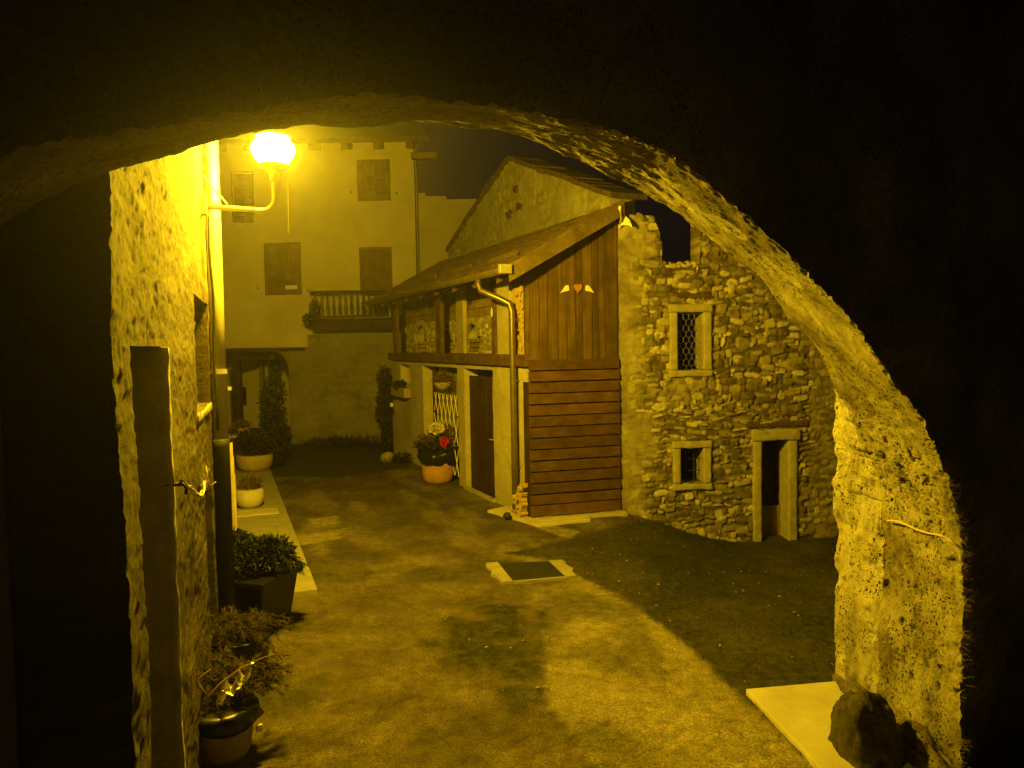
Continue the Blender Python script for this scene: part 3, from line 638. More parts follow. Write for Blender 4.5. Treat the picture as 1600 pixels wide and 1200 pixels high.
# rope tied to a hook
hu, hz = F.hit(279, 757, .05)
R_ = empty('wall_hook', F.p(hu, .04, hz), 'dark iron hook in the left wall with a frayed straw rope tied across', 'hook')
b = MB(); b.tube([F.p(hu, -.02, hz), F.p(hu, .07, hz), F.p(hu, .085, hz-.02), F.p(hu, .08, hz-.05)], .009, 8); b.build('hook', m_iron, R_, True)
b = MB(); tu, tz = F.hit(325, 757, .08)
for k in range(5):
    pts = [F.p(hu+(tu-hu)*t, .06+.03*math.sin(t*3.1)+random.uniform(-.008, .008), hz+.02+(tz-hz)*t-.07*math.sin(t*3.1)*(1+.3*k/5)+random.uniform(-.012, .012)) for t in np.linspace(0, 1, 12)]
    b.tube(pts, .0045, 6)
for k in range(16):
    p = F.p(tu+random.uniform(-.1, .02), .09, tz+random.uniform(-.02, .02)); b.tube([p, p+Vector((random.uniform(-.05, .05), random.uniform(-.08, .05), random.uniform(-.05, .12)))], .003, 5)
b.build('rope', m_rope, R_, True)

# ------------------------------------------------------------ timber fronted barn
def tocorner(px, py):
    g = gnd(px, py); return g
c0 = tocorner(831, 812)
FL = Frame((c0.x, c0.y), (-.40, .9165), flip=True)           # long side facing the lane
FP = Frame((c0.x, c0.y), (.962, .272))                       # boarded front facing us
BARN = empty('barn', FP.p(.8, -1.5, 0), 'timber fronted barn with brown boards, a lean-to roof and a plastered lower wall', 'barn')
def LR(*a, n=0): return FL.rect(*a, n=n)
U_far = FL.hit(613, 620)[0]
zb0 = (FL.hit(815, 574)[1]+FL.hit(625, 562)[1])/2; zb1 = zb0+.17    # floor beam
PW = FP.hit(965, 600)[0]
# lean-to roof
RU0, RU1 = -.32, U_far+.45
EZ = FL.hit(800, 416, .42)[1]
FR_ = Frame((0, 0), (1, 0))
ridge_n = -(PW*abs(FP.u.dot(FL.n))) - .05
ridge_z = FL.hit(963, 318, ridge_n)[1]
def roofpt(t, u, dz=0): return FL.p(u, .42+(ridge_n-.42)*t, EZ+(ridge_z-EZ)*t+dz)
b = MB(); b.hexa([roofpt(0, RU0, -.09), roofpt(0, RU1, -.09), roofpt(1, RU1, -.09), roofpt(1, RU0, -.09), roofpt(0, RU0), roofpt(0, RU1), roofpt(1, RU1), roofpt(1, RU0)])
RF = b.build('roof', m_roof, BARN)
# tile courses with slightly uneven butts
vs = []; 
nr, nc = 20, int((RU1-RU0)/.24)
tb = MB(); rng = np.random.RandomState(12)
for i in range(nr):
    for k in range(nc):
        t0, t1 = i/nr, (i+1)/nr+.012; a = RU0+(RU1-RU0)*k/nc; c = RU0+(RU1-RU0)*(k+1)/nc; j = rng.uniform(-.006, .006); l = .022+rng.uniform(-.004, .006); s_ = rng.uniform(-.004, .004)
        P = [roofpt(t0+s_, a+.004, l+.002+j), roofpt(t0+s_, c-.004, l+j), roofpt(t1, c-.004, .008), roofpt(t1, a+.004, .008)]
        Q = [p-Vector((0, 0, .014)) for p in P]; tb.hexa(Q+P)
tb.build('roof_tiles', m_roof, BARN)
# verge board and underside battens
b = MB(); b.hexa([roofpt(-.01, RU0-.03, -.20), roofpt(-.01, RU0, -.20), roofpt(1.0, RU0, -.20), roofpt(1.0, RU0-.03, -.20), roofpt(-.01, RU0-.03, .04), roofpt(-.01, RU0, .04), roofpt(1.0, RU0, .04), roofpt(1.0, RU0-.03, .04)])
bevel(b.build('verge_board', m_verge, BARN), .004)
for k in range(9):
    u = RU0+.5+(RU1-RU0-.7)*k/8; b = MB()
    b.hexa([roofpt(.02, u, -.20), roofpt(.02, u+.08, -.20), roofpt(1, u+.08, -.20), roofpt(1, u, -.20), roofpt(.02, u, -.092), roofpt(.02, u+.08, -.092), roofpt(1, u+.08, -.092), roofpt(1, u, -.092)])
    b.build('rafter', m_beam, BARN)
# gutter, half round, with hooks and a pale end box
GU = empty('gutter', FL.p(RU0, .5, EZ), 'bronze coloured half round gutter and bent down pipe along the barn eave', 'gutter')
vs = []; fs = []; K = 10; ns = 2
for i, u in enumerate((RU0-.05, RU1+.05)):
    for rr in (.075, .068):
        for k in range(K+1):
            th = math.pi*k/K; vs.append(tuple(FL.p(u, .50-math.cos(th)*rr, EZ-.02-math.sin(th)*rr)))
n1 = K+1
for k in range(K): fs += [(k, k+1, 2*n1+k+1, 2*n1+k), (n1+k, 3*n1+k, 3*n1+k+1, n1+k+1), (k, n1+k, n1+k+1, k+1), (2*n1+k, 2*n1+k+1, 3*n1+k+1, 3*n1+k)]
link_mesh('gutter_trough', vs, fs, m_copper, GU, True)
b = MB(); b.box(FL, RU0-.085, RU0-.0, .42, .60, EZ-.10, EZ+.03); bevel(b.build('gutter_end', m_zinc, GU), .012)
for k in range(11):
    u = RU0+.2+(RU1-RU0-.3)*k/10; b = MB(); b.tube([FL.p(u, .36, EZ+.07), FL.p(u, .50, EZ+.01), FL.p(u, .585, EZ-.0), FL.p(u, .585, EZ+.035)], .007, 6); b.build('gutter_hook', m_copper, GU, True)
pe = FL.hit(800, 500, .10)[0]; pk0 = FL.hit(747, 430, .50)[0]
b = MB(); b.tube([FL.p(pk0, .50, EZ-.07), FL.p(pk0, .50, EZ-.17), FL.p(pk0-.04, .48, EZ-.26), FL.p(pk0*.35+pe*.65, .26, EZ-.38), FL.p(pe+.02, .13, EZ-.46), FL.p(pe, .10, EZ-.58), FL.p(pe, .10, EZ-.9), FL.p(pe, .10, 1.0), FL.p(pe, .10, .06)], .047, 18)
b.build('down_pipe', m_copper, GU, True)
for z in (.7, 2.0, 2.9): b = MB(); b.tube([FL.p(pe, .10, z), FL.p(pe, .10, z+.03)], .053, 18); b.box(FL, pe-.01, pe+.01, -.01, .06, z, z+.026); b.build('pipe_clip', m_copper, GU)
# lower plastered wall with door, doorway and little window
DO = LR(727, 577, 771, 770); DO = (DO[0], DO[1], -.05, DO[3]); NI = LR(662, 573, 716, 735); NI = (NI[0], NI[1], -.05, NI[3])
WI = LR(626, 570, 641, 600)
def hpl(U, Z): return .014*fbm(U, Z, .5, 31)+.005*fbm(U, Z, .1, 32), np.clip(.4+.8*fbm(U, Z, .6, 33), 0, 1)
m_barnpl = mat('barn_plaster', (.46, .42, .33), (.30, .265, .19), 2.5, .93, .45, 40, 'tone', (.62, .58, .46))
panel('lower_wall', FL, .06, U_far, -.1, zb0-.01, .03, hpl, m_barnpl, BARN, [DO, NI, WI], thick=.28)
b = MB(); b.box(FL, .08, U_far-.02, ridge_n+.35, -.31, -.1, zb0-.01); b.build('barn_core', m_plaster, BARN)
b = MB(); k = 5; w_ = (DO[1]-DO[0]-.02)/k
for i in range(k): b.box(FL, DO[0]+.01+i*w_+.003, DO[0]+.01+(i+1)*w_-.003, -.13, -.09-.003*(i % 2), 0.02, DO[3]-.13)
D_ = bevel(b.build('door', m_dark, BARN), .004)
b = MB(); p = FL.p(DO[0]+.12, -.06, 1.0); b.tube([p, p+FL.n*.05, p+FL.n*.05+FL.u*.1], .01, 8); b.build('handle', m_zinc, D_, True)
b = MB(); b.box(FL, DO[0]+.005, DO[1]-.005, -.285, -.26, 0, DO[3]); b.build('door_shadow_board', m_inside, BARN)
b = MB(); b.box(FL, DO[0]-.02, DO[1]+.03, -.03, .05, -.05, .05); bevel(b.build('doorstep', m_frame, BARN), .01)
b = MB(); b.box(FL, NI[0], NI[1], -.30, -.265, -.05, NI[3]); b.build('recess_back', m_plaster, BARN)
b = MB(); b.box(FL, NI[1]-.26, NI[1]-.02, -.262, -.20, 0, NI[3]-.02); bevel(b.build('side_door', m_dark, BARN), .004)
b = MB(); b.box(FL, WI[0], WI[1], -.2, -.14, WI[2], WI[3]); b.build('window', m_white, BARN)
# floor beam, posts, loggia
b = MB(); b.box(FL, -.03, U_far+.05, -.12, .07, zb0, zb1, .004); bevel(b.build('floor_beam', m_beam, BARN), .01)
ztop = lambda n: EZ+(ridge_z-EZ)*((.42-n)/(.42-ridge_n))-.21
posts = [(613, 622, 1), (678, 692, 1), (767, 778, 1)]
for a, c, _ in posts:
    r = LR(a, 480, c, 540); b = MB(); b.box(FL, r[0], r[0]+(r[1]-r[0])*.55, -.03, .05, zb1, ztop(-.02)); bevel(b.build('post', m_beam, BARN), .008)
r = LR(778, 470, 797, 540); P1u = r[0]; b = MB(); b.box(FL, r[0]-.03, r[1]-.004, -.20, .02, zb1, ztop(-.1)); bevel(b.build('pillar', m_barnpl, BARN), .01)
r2 = LR(690, 470, 703, 540); b = MB(); b.box(FL, r2[0], r2[0]+(r2[1]-r2[0])*.8, -.34, -.26, zb1, ztop(-.3)); bevel(b.build('pier', m_barnpl, BARN), .01)
# back of the loggia: plank band above, rubble below
def hlog(U, Z): return rubble(U, Z, 44, (.07, .12), (.08, .2), .008, None, .03)
zmid = FL.hit(730, 497, -.35)[1]; zmid2 = zmid
ul0 = FL.hit(797, 500, -.35)[0]; ul1 = U_far-.05
m_lograb = mat('loggia_rubble', (.34, .30, .22), (.18, .155, .10), 9, .95, .6, 60, 'tone', (.66, .61, .48))
niches = []
for x0, x1, y0, y1 in ((648, 666, 508, 548), (688, 706, 512, 550), (728, 748, 505, 551)):
    q_ = FL.rect(x0, y0, x1, y1, n=-.33); niches.append((q_[0], q_[1], zb1+.02, q_[3]))
panel('loggia_wall', FL, ul0, ul1, zb1, zmid, .02, hlog, m_lograb, BARN, niches, thick=.2, n0=-.36)
b = MB(); nb = 5
for i in range(nb):
    za = zmid+.002+(ztop(-.4)-zmid)*i/nb; zc = zmid+(ztop(-.4)-zmid)*(i+1)/nb-.006; b.box(FL, ul0, ul1, -.40, -.36-.003*(i % 2), za, zc)
bevel(b.build('loggia_boards', m_fascia, BARN), .003)
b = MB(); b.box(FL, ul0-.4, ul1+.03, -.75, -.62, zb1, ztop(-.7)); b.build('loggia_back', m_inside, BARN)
for q_ in niches:
    cu = (q_[0]+q_[1])/2; hw = (q_[1]-q_[0])/2; vs = []; 
    # arched stone head
    b = MB(); z0 = q_[3]-hw*.75
    for k in range(7):
        a0, a1 = math.pi*k/7+.03, math.pi*(k+1)/7-.03
        P = [(cu-math.cos(t)*r, z0+math.sin(t)*r*.75) for r, t in ((hw*.98, a0), (hw*.98, a1), (hw*1.35, a1), (hw*1.35, a0))]
        b.hexa([FL.p(u, -.36, z) for u, z in P]+[FL.p(u, -.315, z) for u, z in P])
    b.build('niche_arch', m_frame, BARN)
    s_ = MB()
    for sg in (-1, 1):      # spandrel corners close the square hole above the arch
        pts = [(cu+sg*hw*1.02, z0), (cu+sg*hw*1.02, q_[3]+.02)]+[(cu+sg*math.cos(t)*hw*.98, z0+math.sin(t)*hw*.75) for t in (1.57, 1.1, .7, .35, 0)]
        n_ = len(pts); s_.add([FL.p(u, -.40, z) for u, z in pts]+[FL.p(u, -.345, z) for u, z in pts], [tuple(range(n_)), tuple(range(n_, 2*n_))[::-1]]+[(i, (i+1) % n_, n_+(i+1) % n_, n_+i) for i in range(n_)])
    s_.build('niche_spandrel', m_lograb, BARN)
    b = MB(); zt = z0-.02; hh = (zt-q_[2])/3
    for i in range(3): b.box(FL, q_[0]+.01+.02*(i % 2), q_[1]-.05-.03*random.random(), -.42, -.355-.02*(i % 2), q_[2]+i*hh+.004, q_[2]+(i+1)*hh-.010)
    bevel(b.build('niche_boards', (m_grey_wood if q_ is niches[2] else m_palewood), BARN), .004)
# white diamond markers
for px, py in ((768, 488), (609, 491)):
    u, z = FL.hit(px, py, .06); b = MB(); P = [(u-.028, z), (u, z-.075), (u+.028, z), (u, z+.075)]
    b.hexa([FL.p(a, .052, c) for a, c in P]+[FL.p(a, .065, c) for a, c in P]); b.build('diamond_marker', m_white, BARN)
# boarded front
def fz(u): return (EZ+(ridge_z-EZ)*((.42-(FP.p(u, 0, 0)-FL.o).dot(FL.n))/(.42-ridge_n)))-.17
bounds = [0]; rng = np.random.RandomState(4)
while bounds[-1] < PW-.08: bounds.append(bounds[-1]+rng.uniform(.095, .155))
bounds[-1] = PW
BT = []
b = None
zl = FP.hit(890, 560)[1]
for i in range(len(bounds)-1):
    a, c = bounds[i]+.0045, bounds[i+1]-.0045; o = rng.uniform(0, .014); b = MB()
    P = [FP.p(a, 0, zl-.02), FP.p(c, 0, zl-.02), FP.p(c, .028+o, zl-.02), FP.p(a, .028+o, zl-.02), FP.p(a, 0, fz(a)), FP.p(c, 0, fz(c)), FP.p(c, .028+o, fz(c)), FP.p(a, .028+o, fz(a))]
    b.hexa(P); bevel(b.build('board', m_brown, BARN), .003)
b = MB(); b.box(FP, -.05, PW+.02, -.16, -.01, -.05, 2.0); b.box(FP, .02, PW-.02, -.16, -.02, 1.9, fz(0)-.15); b.build('front_backing', m_dark, BARN)
b = MB(); b.box(FP, -.06, .0, -.05, .05, zb1, fz(0)); bevel(b.build('corner_post', m_brown, BARN), .006)
# horizontal battens of the lower shutter
SH = empty('slatted_screen', FP.p(PW/2, .05, 0), 'brown screen of horizontal boards leaning over the lower barn front', 'screen')
zlo = FP.hit(835, 808)[1]+.02; nb = 14
for i in range(nb):
    za = zlo+(zl-zlo)*i/nb+rng.uniform(-.004, .004); zc = zlo+(zl-zlo)*(i+1)/nb+rng.uniform(-.012, .0); b = MB(); o = rng.uniform(0, .012); tl = .028
    P = [FP.p(-.03, .035, za+.006), FP.p(PW, .035, za+.004), FP.p(PW, .075+o, za+.004), FP.p(-.03, .075+o, za+.006), FP.p(-.03, .035, zc-.008), FP.p(PW, .035, zc-.008), FP.p(PW, .055+o, zc-.010), FP.p(-.03, .055+o, zc-.010)]
    b.hexa(P); bevel(b.build('board', m_brown2, SH), .003)
# heart and wings
ORN = empty('heart_ornament', FP.p(FP.hit(902, 450)[0], .04, FP.hit(902, 450)[1]), 'orange wooden heart with two pale wings fixed on the vertical boards', 'ornament')
hu, hz = FP.hit(903, 450, .05)
def plate(F, pts, n0, n1, name, m, par):
    k = len(pts); b = MB(); b.add([F.p(u, n0, z) for u, z in pts]+[F.p(u, n1, z) for u, z in pts], [tuple(range(k)), tuple(range(k, 2*k))[::-1]]+[(i, (i+1) % k, k+(i+1) % k, k+i) for i in range(k)])
    o = b.build(name, m, par); bpy_fix_normals(o); return bevel(o, .004)
H_ = [(.062*(16*math.sin(t)**3)/16, .0045*(13*math.cos(t)-5*math.cos(2*t)-2*math.cos(3*t)-math.cos(4*t))*1.1) for t in np.linspace(0, 2*math.pi, 30, endpoint=False)]
plate(FP, [(hu+x, hz+z) for x, z in H_], .04, .065, 'heart', m_heart, ORN)
for sx, (px, py) in ((-1, (884, 452)), (1, (920, 452))):
    u, z = FP.hit(px, py, .05); plate(FP, [(u+sx*x, z+y) for x, y in ((-.055, -.02), (-.048, .05), (-.02, .062), (.01, .045), (.085, -.055), (.02, -.035))], .04, .058, 'wing', m_white, ORN)
# crumpled metal flashing hanging at the roof peak
u, z = FP.hit(966, 335, .1); rng = np.random.RandomState(8); vs = []; fs = []
for i in range(9):
    for k in range(7):
        t = i/8; s_ = k/6
        uu = u-.03+.17*s_*(.55+.5*t)+.04*t; nn_ = .14+.07*math.sin(s_*5+t*4)+rng.uniform(-.02, .02); zz = z+.13-.28*t-.10*abs(s_-.4)+rng.uniform(-.012, .012)
        vs.append(tuple(FP.p(uu, nn_, zz)))
for i in range(8):
    for k in range(6): fs.append((i*7+k, i*7+k+1, (i+1)*7+k+1, (i+1)*7+k))
fl = link_mesh('torn_flashing', vs, fs, m_white, None); fl.modifiers.new('t', 'SOLIDIFY').thickness = .006; tag(fl, 'crumpled pale flashing hanging from the peak of the lean-to roof', 'flashing')
# plinth under the screen
rbox('stone_plinth', FP, .05, PW+.1, -.1, .20, -.4, .045, m_frame, BARN, .06, .02)
tag(bevel(slabmesh([tuple(FL.p(.9, .02, 0))[:2], tuple(FL.p(.75, .40, 0))[:2], tuple(FP.p(-.05, .48, 0))[:2], tuple(FP.p(PW*.55, .42, 0))[:2], tuple(FP.p(PW*.6, .0, 0))[:2], tuple(FP.p(0, 0, 0))[:2]], -.05, .04).build('concrete_apron', m_slab), .01), 'pale concrete apron at the corner of the barn', 'apron')
# firewood
def logmesh(seed):
    rng = np.random.RandomState(seed); k = rng.choice([3, 3, 4, 5]); r = rng.uniform(.04, .062); pts = []
    for i in range(k):
        a = 2*math.pi*(i+rng.uniform(-.2, .2))/k; pts.append((math.cos(a)*r*rng.uniform(.75, 1.15), math.sin(a)*r*rng.uniform(.75, 1.15)))
    L = .30; v = [(x, 0, z) for x, z in pts]+[(x, -L, z) for x, z in pts]
    f = [tuple(range(k)), tuple(range(k, 2*k))[::-1]]+[(i, (i+1) % k, k+(i+1) % k, k+i) for i in range(k)]
    me = bpy.data.meshes.new('firewood_log'); me.from_pydata(v, [], f); me.materials.append(m_log); me.update()
    import bmesh
    bm = bmesh.new(); bm.from_mesh(me); bmesh.ops.bevel(bm, geom=bm.edges[:], offset=.006, segments=1, affect='EDGES'); bmesh.ops.recalc_face_normals(bm, faces=bm.faces); bm.to_mesh(me); bm.free()
    return me
logs = [logmesh(i) for i in range(8)]
def stack(F, n, u0, u1, z0, z1, label, group, step=.088, seed=0, topf=None):
    rng = np.random.RandomState(seed); z = z0+step*.45; row = 0; ang = math.atan2(F.n.y, F.n.x)-math.pi/2
    while z < z1:
        u = u0+(step*.5 if row % 2 else 0)+.04
        while u < u1:
            if topf is None or z < topf(u):
                o = bpy.data.objects.new('firewood_log', logs[rng.randint(8)]); C0.objects.link(o)
                o.location = F.p(u+rng.uniform(-.01, .01), n+rng.uniform(-.03, .03), z+rng.uniform(-.008, .008)); o.rotation_euler = (0, 0, ang)
                o.rotation_euler = (Matrix.Rotation(ang, 3, 'Z') @ Matrix.Rotation(rng.uniform(0, 6.28), 3, 'Y')).to_euler(); tag(o, label, 'firewood', group)
            u += step*rng.uniform(.92, 1.1)
        z += step*.80; row += 1
uu0 = FL.hit(821, 500, .0)[0]; uu1 = FL.hit(801, 500, .0)[0]
stack(FL, -.02, max(uu0, .02), uu1+.04, zb1+.005, FL.hit(808, 447)[1], 'split log in the tall firewood stack between the pale pillar and the vertical boards', 'tall firewood stack on the upper floor', step=.082, seed=2)
g0u = .03; g1u = FL.hit(806, 770)[0]
stack(FL, .14, g0u, g1u+.06, .045, .55, 'split log in the small firewood heap at the foot of the barn corner', 'small firewood heap on the ground', seed=5, topf=lambda u: .55-1.0*max(0, u-.05))
rl = rock('foot_stone', tuple(FL.p(.13, .34, .07)), (.06, .06, .05), m_boulder, 5, sub=3); tag(rl, 'small dark stone in front of the firewood heap by the barn corner', 'stone')
# doorway furnishings: trellis, flower pot, hanging basket, window box
TR = empty('trellis', FL.p((NI[0]+NI[1])/2, -.02, 0), 'pale diamond lattice trellis standing in the barn doorway', 'trellis')
tq = FL.rect(679, 620, 716, 700, n=.0); tu0, tu1 = tq[0]+.0, tq[1]; tz0, tz1 = .15, FL.hit(700, 616)[1]
for sgn in (1, -1):
    n_ = 8
    for k in range(-4, n_):
        a = tu0+(tu1-tu0)*k/6; pts = []
        for t in np.linspace(0, 1, 30):
            u = a+(tz1-tz0)*.42*t if sgn > 0 else (tu0+tu1-a)-(tz1-tz0)*.42*t
            if tu0 <= u <= tu1: pts.append((u, tz0+(tz1-tz0)*t))
        if len(pts) > 2:
            b = MB(); (ua, za), (ub, zc) = pts[0], pts[-1]; nn_ = .004 if sgn > 0 else -.010
            b.hexa([FL.p(ua-.009, nn_, za), FL.p(ua+.009, nn_, za), FL.p(ua+.009, nn_+.010, za), FL.p(ua-.009, nn_+.010, za), FL.p(ub-.009, nn_, zc), FL.p(ub+.009, nn_, zc), FL.p(ub+.009, nn_+.010, zc), FL.p(ub-.009, nn_+.010, zc)])
            b.build('lattice_strip', m_white, TR)
fp = gnd(683, 757); fx, fy = fp.x, fp.y+.22
POT = empty('flower_pot', (fx, fy, 0), 'large terracotta pot wrapped in dark foil holding yellow and red flowers beside the barn doorway', 'flower pot')
b = MB(); b.lathe((fx, fy, 0), [(.22, 0), (.275, .06), (.30, .20), (.295, .36), (.285, .42), (.27, .43), (.25, .40), (.05, .39)], 32); b.build('pot', m_terra, POT, True)
b = MB(); b.lathe((fx, fy, 0), [(.302, .35), (.345, .42), (.37, .52), (.36, .60), (.30, .58), (.12, .56)], 40, .22); b.build('dark_wrapping', m_black, POT, True)
leaves('foliage', [((fx, fy, .74), (.34, .30, .20)), ((fx-.25, fy, .76), (.18, .16, .14)), ((fx+.22, fy-.02, .85), (.16, .14, .22))], 900, .10, m_dead, POT, .28, 4)
leaves('dark_leaves', [((fx, fy, .68), (.38, .34, .18))], 700, .11, m_leaf, POT, .4, 5)
q_ = atY(682, 670, fy-.18); leaves('yellow_flowers', [((q_.x, q_.y, q_.z), (.12, .09, .085))], 520, .05, m_flow, POT, .9, 6, shell=.75)
q_ = atY(694, 690, fy-.26); leaves('red_flowers', [((q_.x, q_.y, q_.z), (.055, .06, .075))], 240, .045, m_red, POT, .9, 7, shell=.75)
bq = FL.hit(692, 598, -.02); bc_ = FL.p(bq[0], -.02, bq[1])
HB = empty('hanging_basket', bc_, 'hanging basket of dried plants in the top of the barn doorway', 'hanging basket')
b = MB(); b.lathe((bc_.x, bc_.y, bc_.z-.14), [(.05, 0), (.12, .03), (.16, .10), (.17, .15), (.14, .14)], 20); b.build('basket', m_terra2, HB, True)
b = MB(); [b.tube([(bc_.x+dx, bc_.y, bc_.z), (bc_.x, bc_.y, bc_.z+.36)], .003, 5) for dx in (-.15, .15)]; b.build('hanging_wire', m_wire, HB)
leaves('dried_plants', [((bc_.x, bc_.y, bc_.z+.06), (.19, .16, .14)), ((bc_.x+.1, bc_.y, bc_.z-.08), (.12, .1, .16))], 600, .07, m_dead, HB, .35, 9)
wb = LR(622, 603, 643, 616); c_ = FL.p((wb[0]+wb[1])/2, .10, 0); WB = empty('window_box', (c_.x, c_.y, wb[2]), 'small window box of green plants under the little barn window', 'window box')
b = MB(); b.box(FL, wb[0], wb[1], .02, .17, wb[2]-.05, wb[3]-.03); bevel(b.build('box', m_terra2, WB), .008)
leaves('plants', [((c_.x, c_.y, wb[3]+.02), (.14, .22, .09))], 420, .07, m_leaf, WB, .4, 10)
# climbing plant at the far corner with a small pale tag
cq = FL.hit(612, 640, .15); cc = FL.p(U_far+.02, .16, 0)
CL = empty('climbing_plant', (cc.x, cc.y, .3), 'narrow dark climbing plant on the far corner of the barn, with a small pale tag', 'climbing plant')
leaves('foliage', [((cc.x, cc.y, 1.75), (.16, .16, .35)), ((cc.x+.02, cc.y, 1.25), (.21, .18, .45)), ((cc.x-.05, cc.y, .95), (.18, .16, .35)), ((cc.x+.02, cc.y, .5), (.12, .12, .35))], 2600, .08, m_leaf, CL, .5, 12)
b = MB(); b.tube([(cc.x, cc.y+.05, -.02), (cc.x+.03, cc.y+.05, .8), (cc.x, cc.y+.04, 1.8)], .018, 8); b.build('stem', m_bark, CL, True)
q_ = atY(612, 632, cc.y-.24); b = MB(); b.box(Frame((q_.x, q_.y), (1, .3)), -.035, .035, -.004, .004, q_.z-.05, q_.z+.04); b.build('tag', m_white, CL)
q_ = gnd(606, 722); r_ = rock('corner_stone', (q_.x, q_.y, .10), (.16, .13, .13), m_conc, 4, sub=3, amp=.12); tag(r_, 'small round pale stone at the far corner of the barn', 'stone')
q_ = gnd(632, 722); pl = leaves('weeds', [((q_.x, q_.y, .06), (.45, .25, .12))], 900, .07, m_leaf, None, .3, 15); tag(pl, 'low dark weeds along the foot of the barn wall near its far corner', 'weeds')
for k in range(3):
    b = MB(); b.hexa([roofpt(.2, RU0+.6+k*1.9, .03), roofpt(.2, RU0+1.6+k*1.9, .03), roofpt(.215, RU0+1.6+k*1.9, .03), roofpt(.215, RU0+.6+k*1.9, .03), roofpt(.2, RU0+.6+k*1.9, .10), roofpt(.2, RU0+1.6+k*1.9, .10), roofpt(.215, RU0+1.6+k*1.9, .10), roofpt(.215, RU0+.6+k*1.9, .10)]) ; b.build('snow_guard', m_roof, BARN)

# ------------------------------------------------------------ ruined stone house: gable and front wall
cR = FP.p(PW, 0, 0)
FG = Frame((cR.x, cR.y), (-.40, .9165), flip=True)
FS = Frame((cR.x, cR.y), (.9975, .070))
RH = empty('ruined_house', FS.p(1.7, -.2, 0), 'roofless rubble stone house with a jagged wall top and a pale gable', 'house')
up1 = FS.rect(1056, 488, 1100, 578); lo1 = FS.rect(1061, 700, 1100, 755); dr = FS.rect(1187, 688, 1232, 838)
topgap = FS.rect(1036, 358, 1092, 414)
zt = FS.hit(1000, 335)[1]; WS = 4.6
ug0, ug1, zg = topgap[0], topgap[1], topgap[2]; zr = FS.hit(1110, 352)[1]
def topf(U):
    base = np.interp(U, [0, FS.hit(983, 330)[0], FS.hit(1000, 340)[0], FS.hit(1022, 345)[0], ug0-.02, ug0-.015, ug1, ug1+.01, ug1+.6, 5], [zt-.15, zt-.02, zt+.02, zt-.12, zg+.3, zg, zg, zr, zr+.1, zr-.2])
    return base+.05*vnoise(U, U*0, .13, 6)+.03*vnoise(U, U*0, .05, 7)*(np.abs((ug0+ug1)/2-U) > (ug1-ug0)*.55)
def hruin(U, Z):
    cv = np.clip(sstep(.62, .16, U+.14*fbm(U, Z, .3, 3))*1.0+sstep(.25, .50, fbm(U, Z, .55, 91))*.8*(U < 1.5), 0, 1)
    cv = np.maximum(cv, sstep(2.9, 3.0, U)*.6)
    H, T = rubble(U, Z, 23, (.05, .15), (.05, .27), .004, cv*.85, .036)
    H2, T2 = rubble(U, Z, 99, (.10, .2), (.12, .3), .012, None, .042)
    pk = sstep(.0, .2, fbm(U, Z, .4, 45)); H = np.maximum(H, H2*pk*(1-cv)); T = np.where(H2*pk*(1-cv) >= H-1e-6, T2, T)
    T = np.clip(T*1.1+.30*fbm(U, Z, .12, 47, 5)-.10*(1-cv), 0, 1)
    D = sstep(.05, .45, fbm(U+9, Z, .7, 15)); T = T*(1-.6*D)
    H = H+.014*fbm(U, Z, .9, 5)
    return H, T
panel('front_wall', FS, 0, WS, -.9, zt+.3, .0145, hruin, m_ruin, RH, [up1, lo1, (dr[0], dr[1], -.9, dr[3])], top=topf, thick=.42)
rng = np.random.RandomState(31)
def window_frame(q_, w, par, big=0):
    a, c, e, f = q_
    rbox('window_frame', FS, a-w, a+.015, -.16, .06, e-.0, f, m_frame, par, .03, .007); rbox('window_frame', FS, c-.02, c+w*1.0, -.40, .058, e, f, m_frame, par, .03, .007)
    rbox('lintel', FS, a-w*1.15, c+w*1.2, -.16, .062, f+.002, f+w*1.1, m_frame, par, .03, .010); rbox('sill', FS, a-w*1.1, c+w*1.15, -.16, .075, e-w*.95, e-.002, m_frame, par, .03, .012)
window_frame(up1, .105, RH); window_frame(lo1, .10, RH)
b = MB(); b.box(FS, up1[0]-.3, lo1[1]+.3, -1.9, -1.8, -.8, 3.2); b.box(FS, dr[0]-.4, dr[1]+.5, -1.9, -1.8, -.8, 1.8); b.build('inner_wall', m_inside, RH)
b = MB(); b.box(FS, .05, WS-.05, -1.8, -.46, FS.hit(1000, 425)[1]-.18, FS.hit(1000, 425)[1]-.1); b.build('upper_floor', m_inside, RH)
# hexagonal wire netting in the upper window
NT = MB(); w_ = up1[1]-up1[0]; n_ = 5; s_ = w_/n_
zz = up1[2]; row = 0
while zz < up1[3]-.02:
    for k in range(n_+1):
        u = up1[0]+k*s_+(s_/2 if row % 2 else 0)
        if u > up1[1]: continue
        z1_ = zz+s_*.55; z2_ = min(z1_+s_*.45, up1[3])
        NT.tube([FS.p(u, -.06, zz), FS.p(u+.003, -.055, z1_)], .0032, 5, False)
        for d in (-1, 1):
            if up1[0] <= u+d*s_/2 <= up1[1]: NT.tube([FS.p(u, -.055, z1_), FS.p(u+d*s_/2, -.06, z2_)], .0032, 5, False)
    zz += s_; row += 1
NT.build('wire_netting', m_wire, RH)
b = MB()
for k in range(1, 3): u = lo1[0]+(lo1[1]-lo1[0])*k/3; b.tube([FS.p(u, -.10, lo1[2]), FS.p(u, -.10, lo1[3])], .009, 8)
for k in range(1, 3): z = lo1[2]+(lo1[3]-lo1[2])*k/3; b.tube([FS.p(lo1[0], -.10, z), FS.p(lo1[1], -.10, z)], .007, 8)
b.build('window_bars', m_iron, RH)
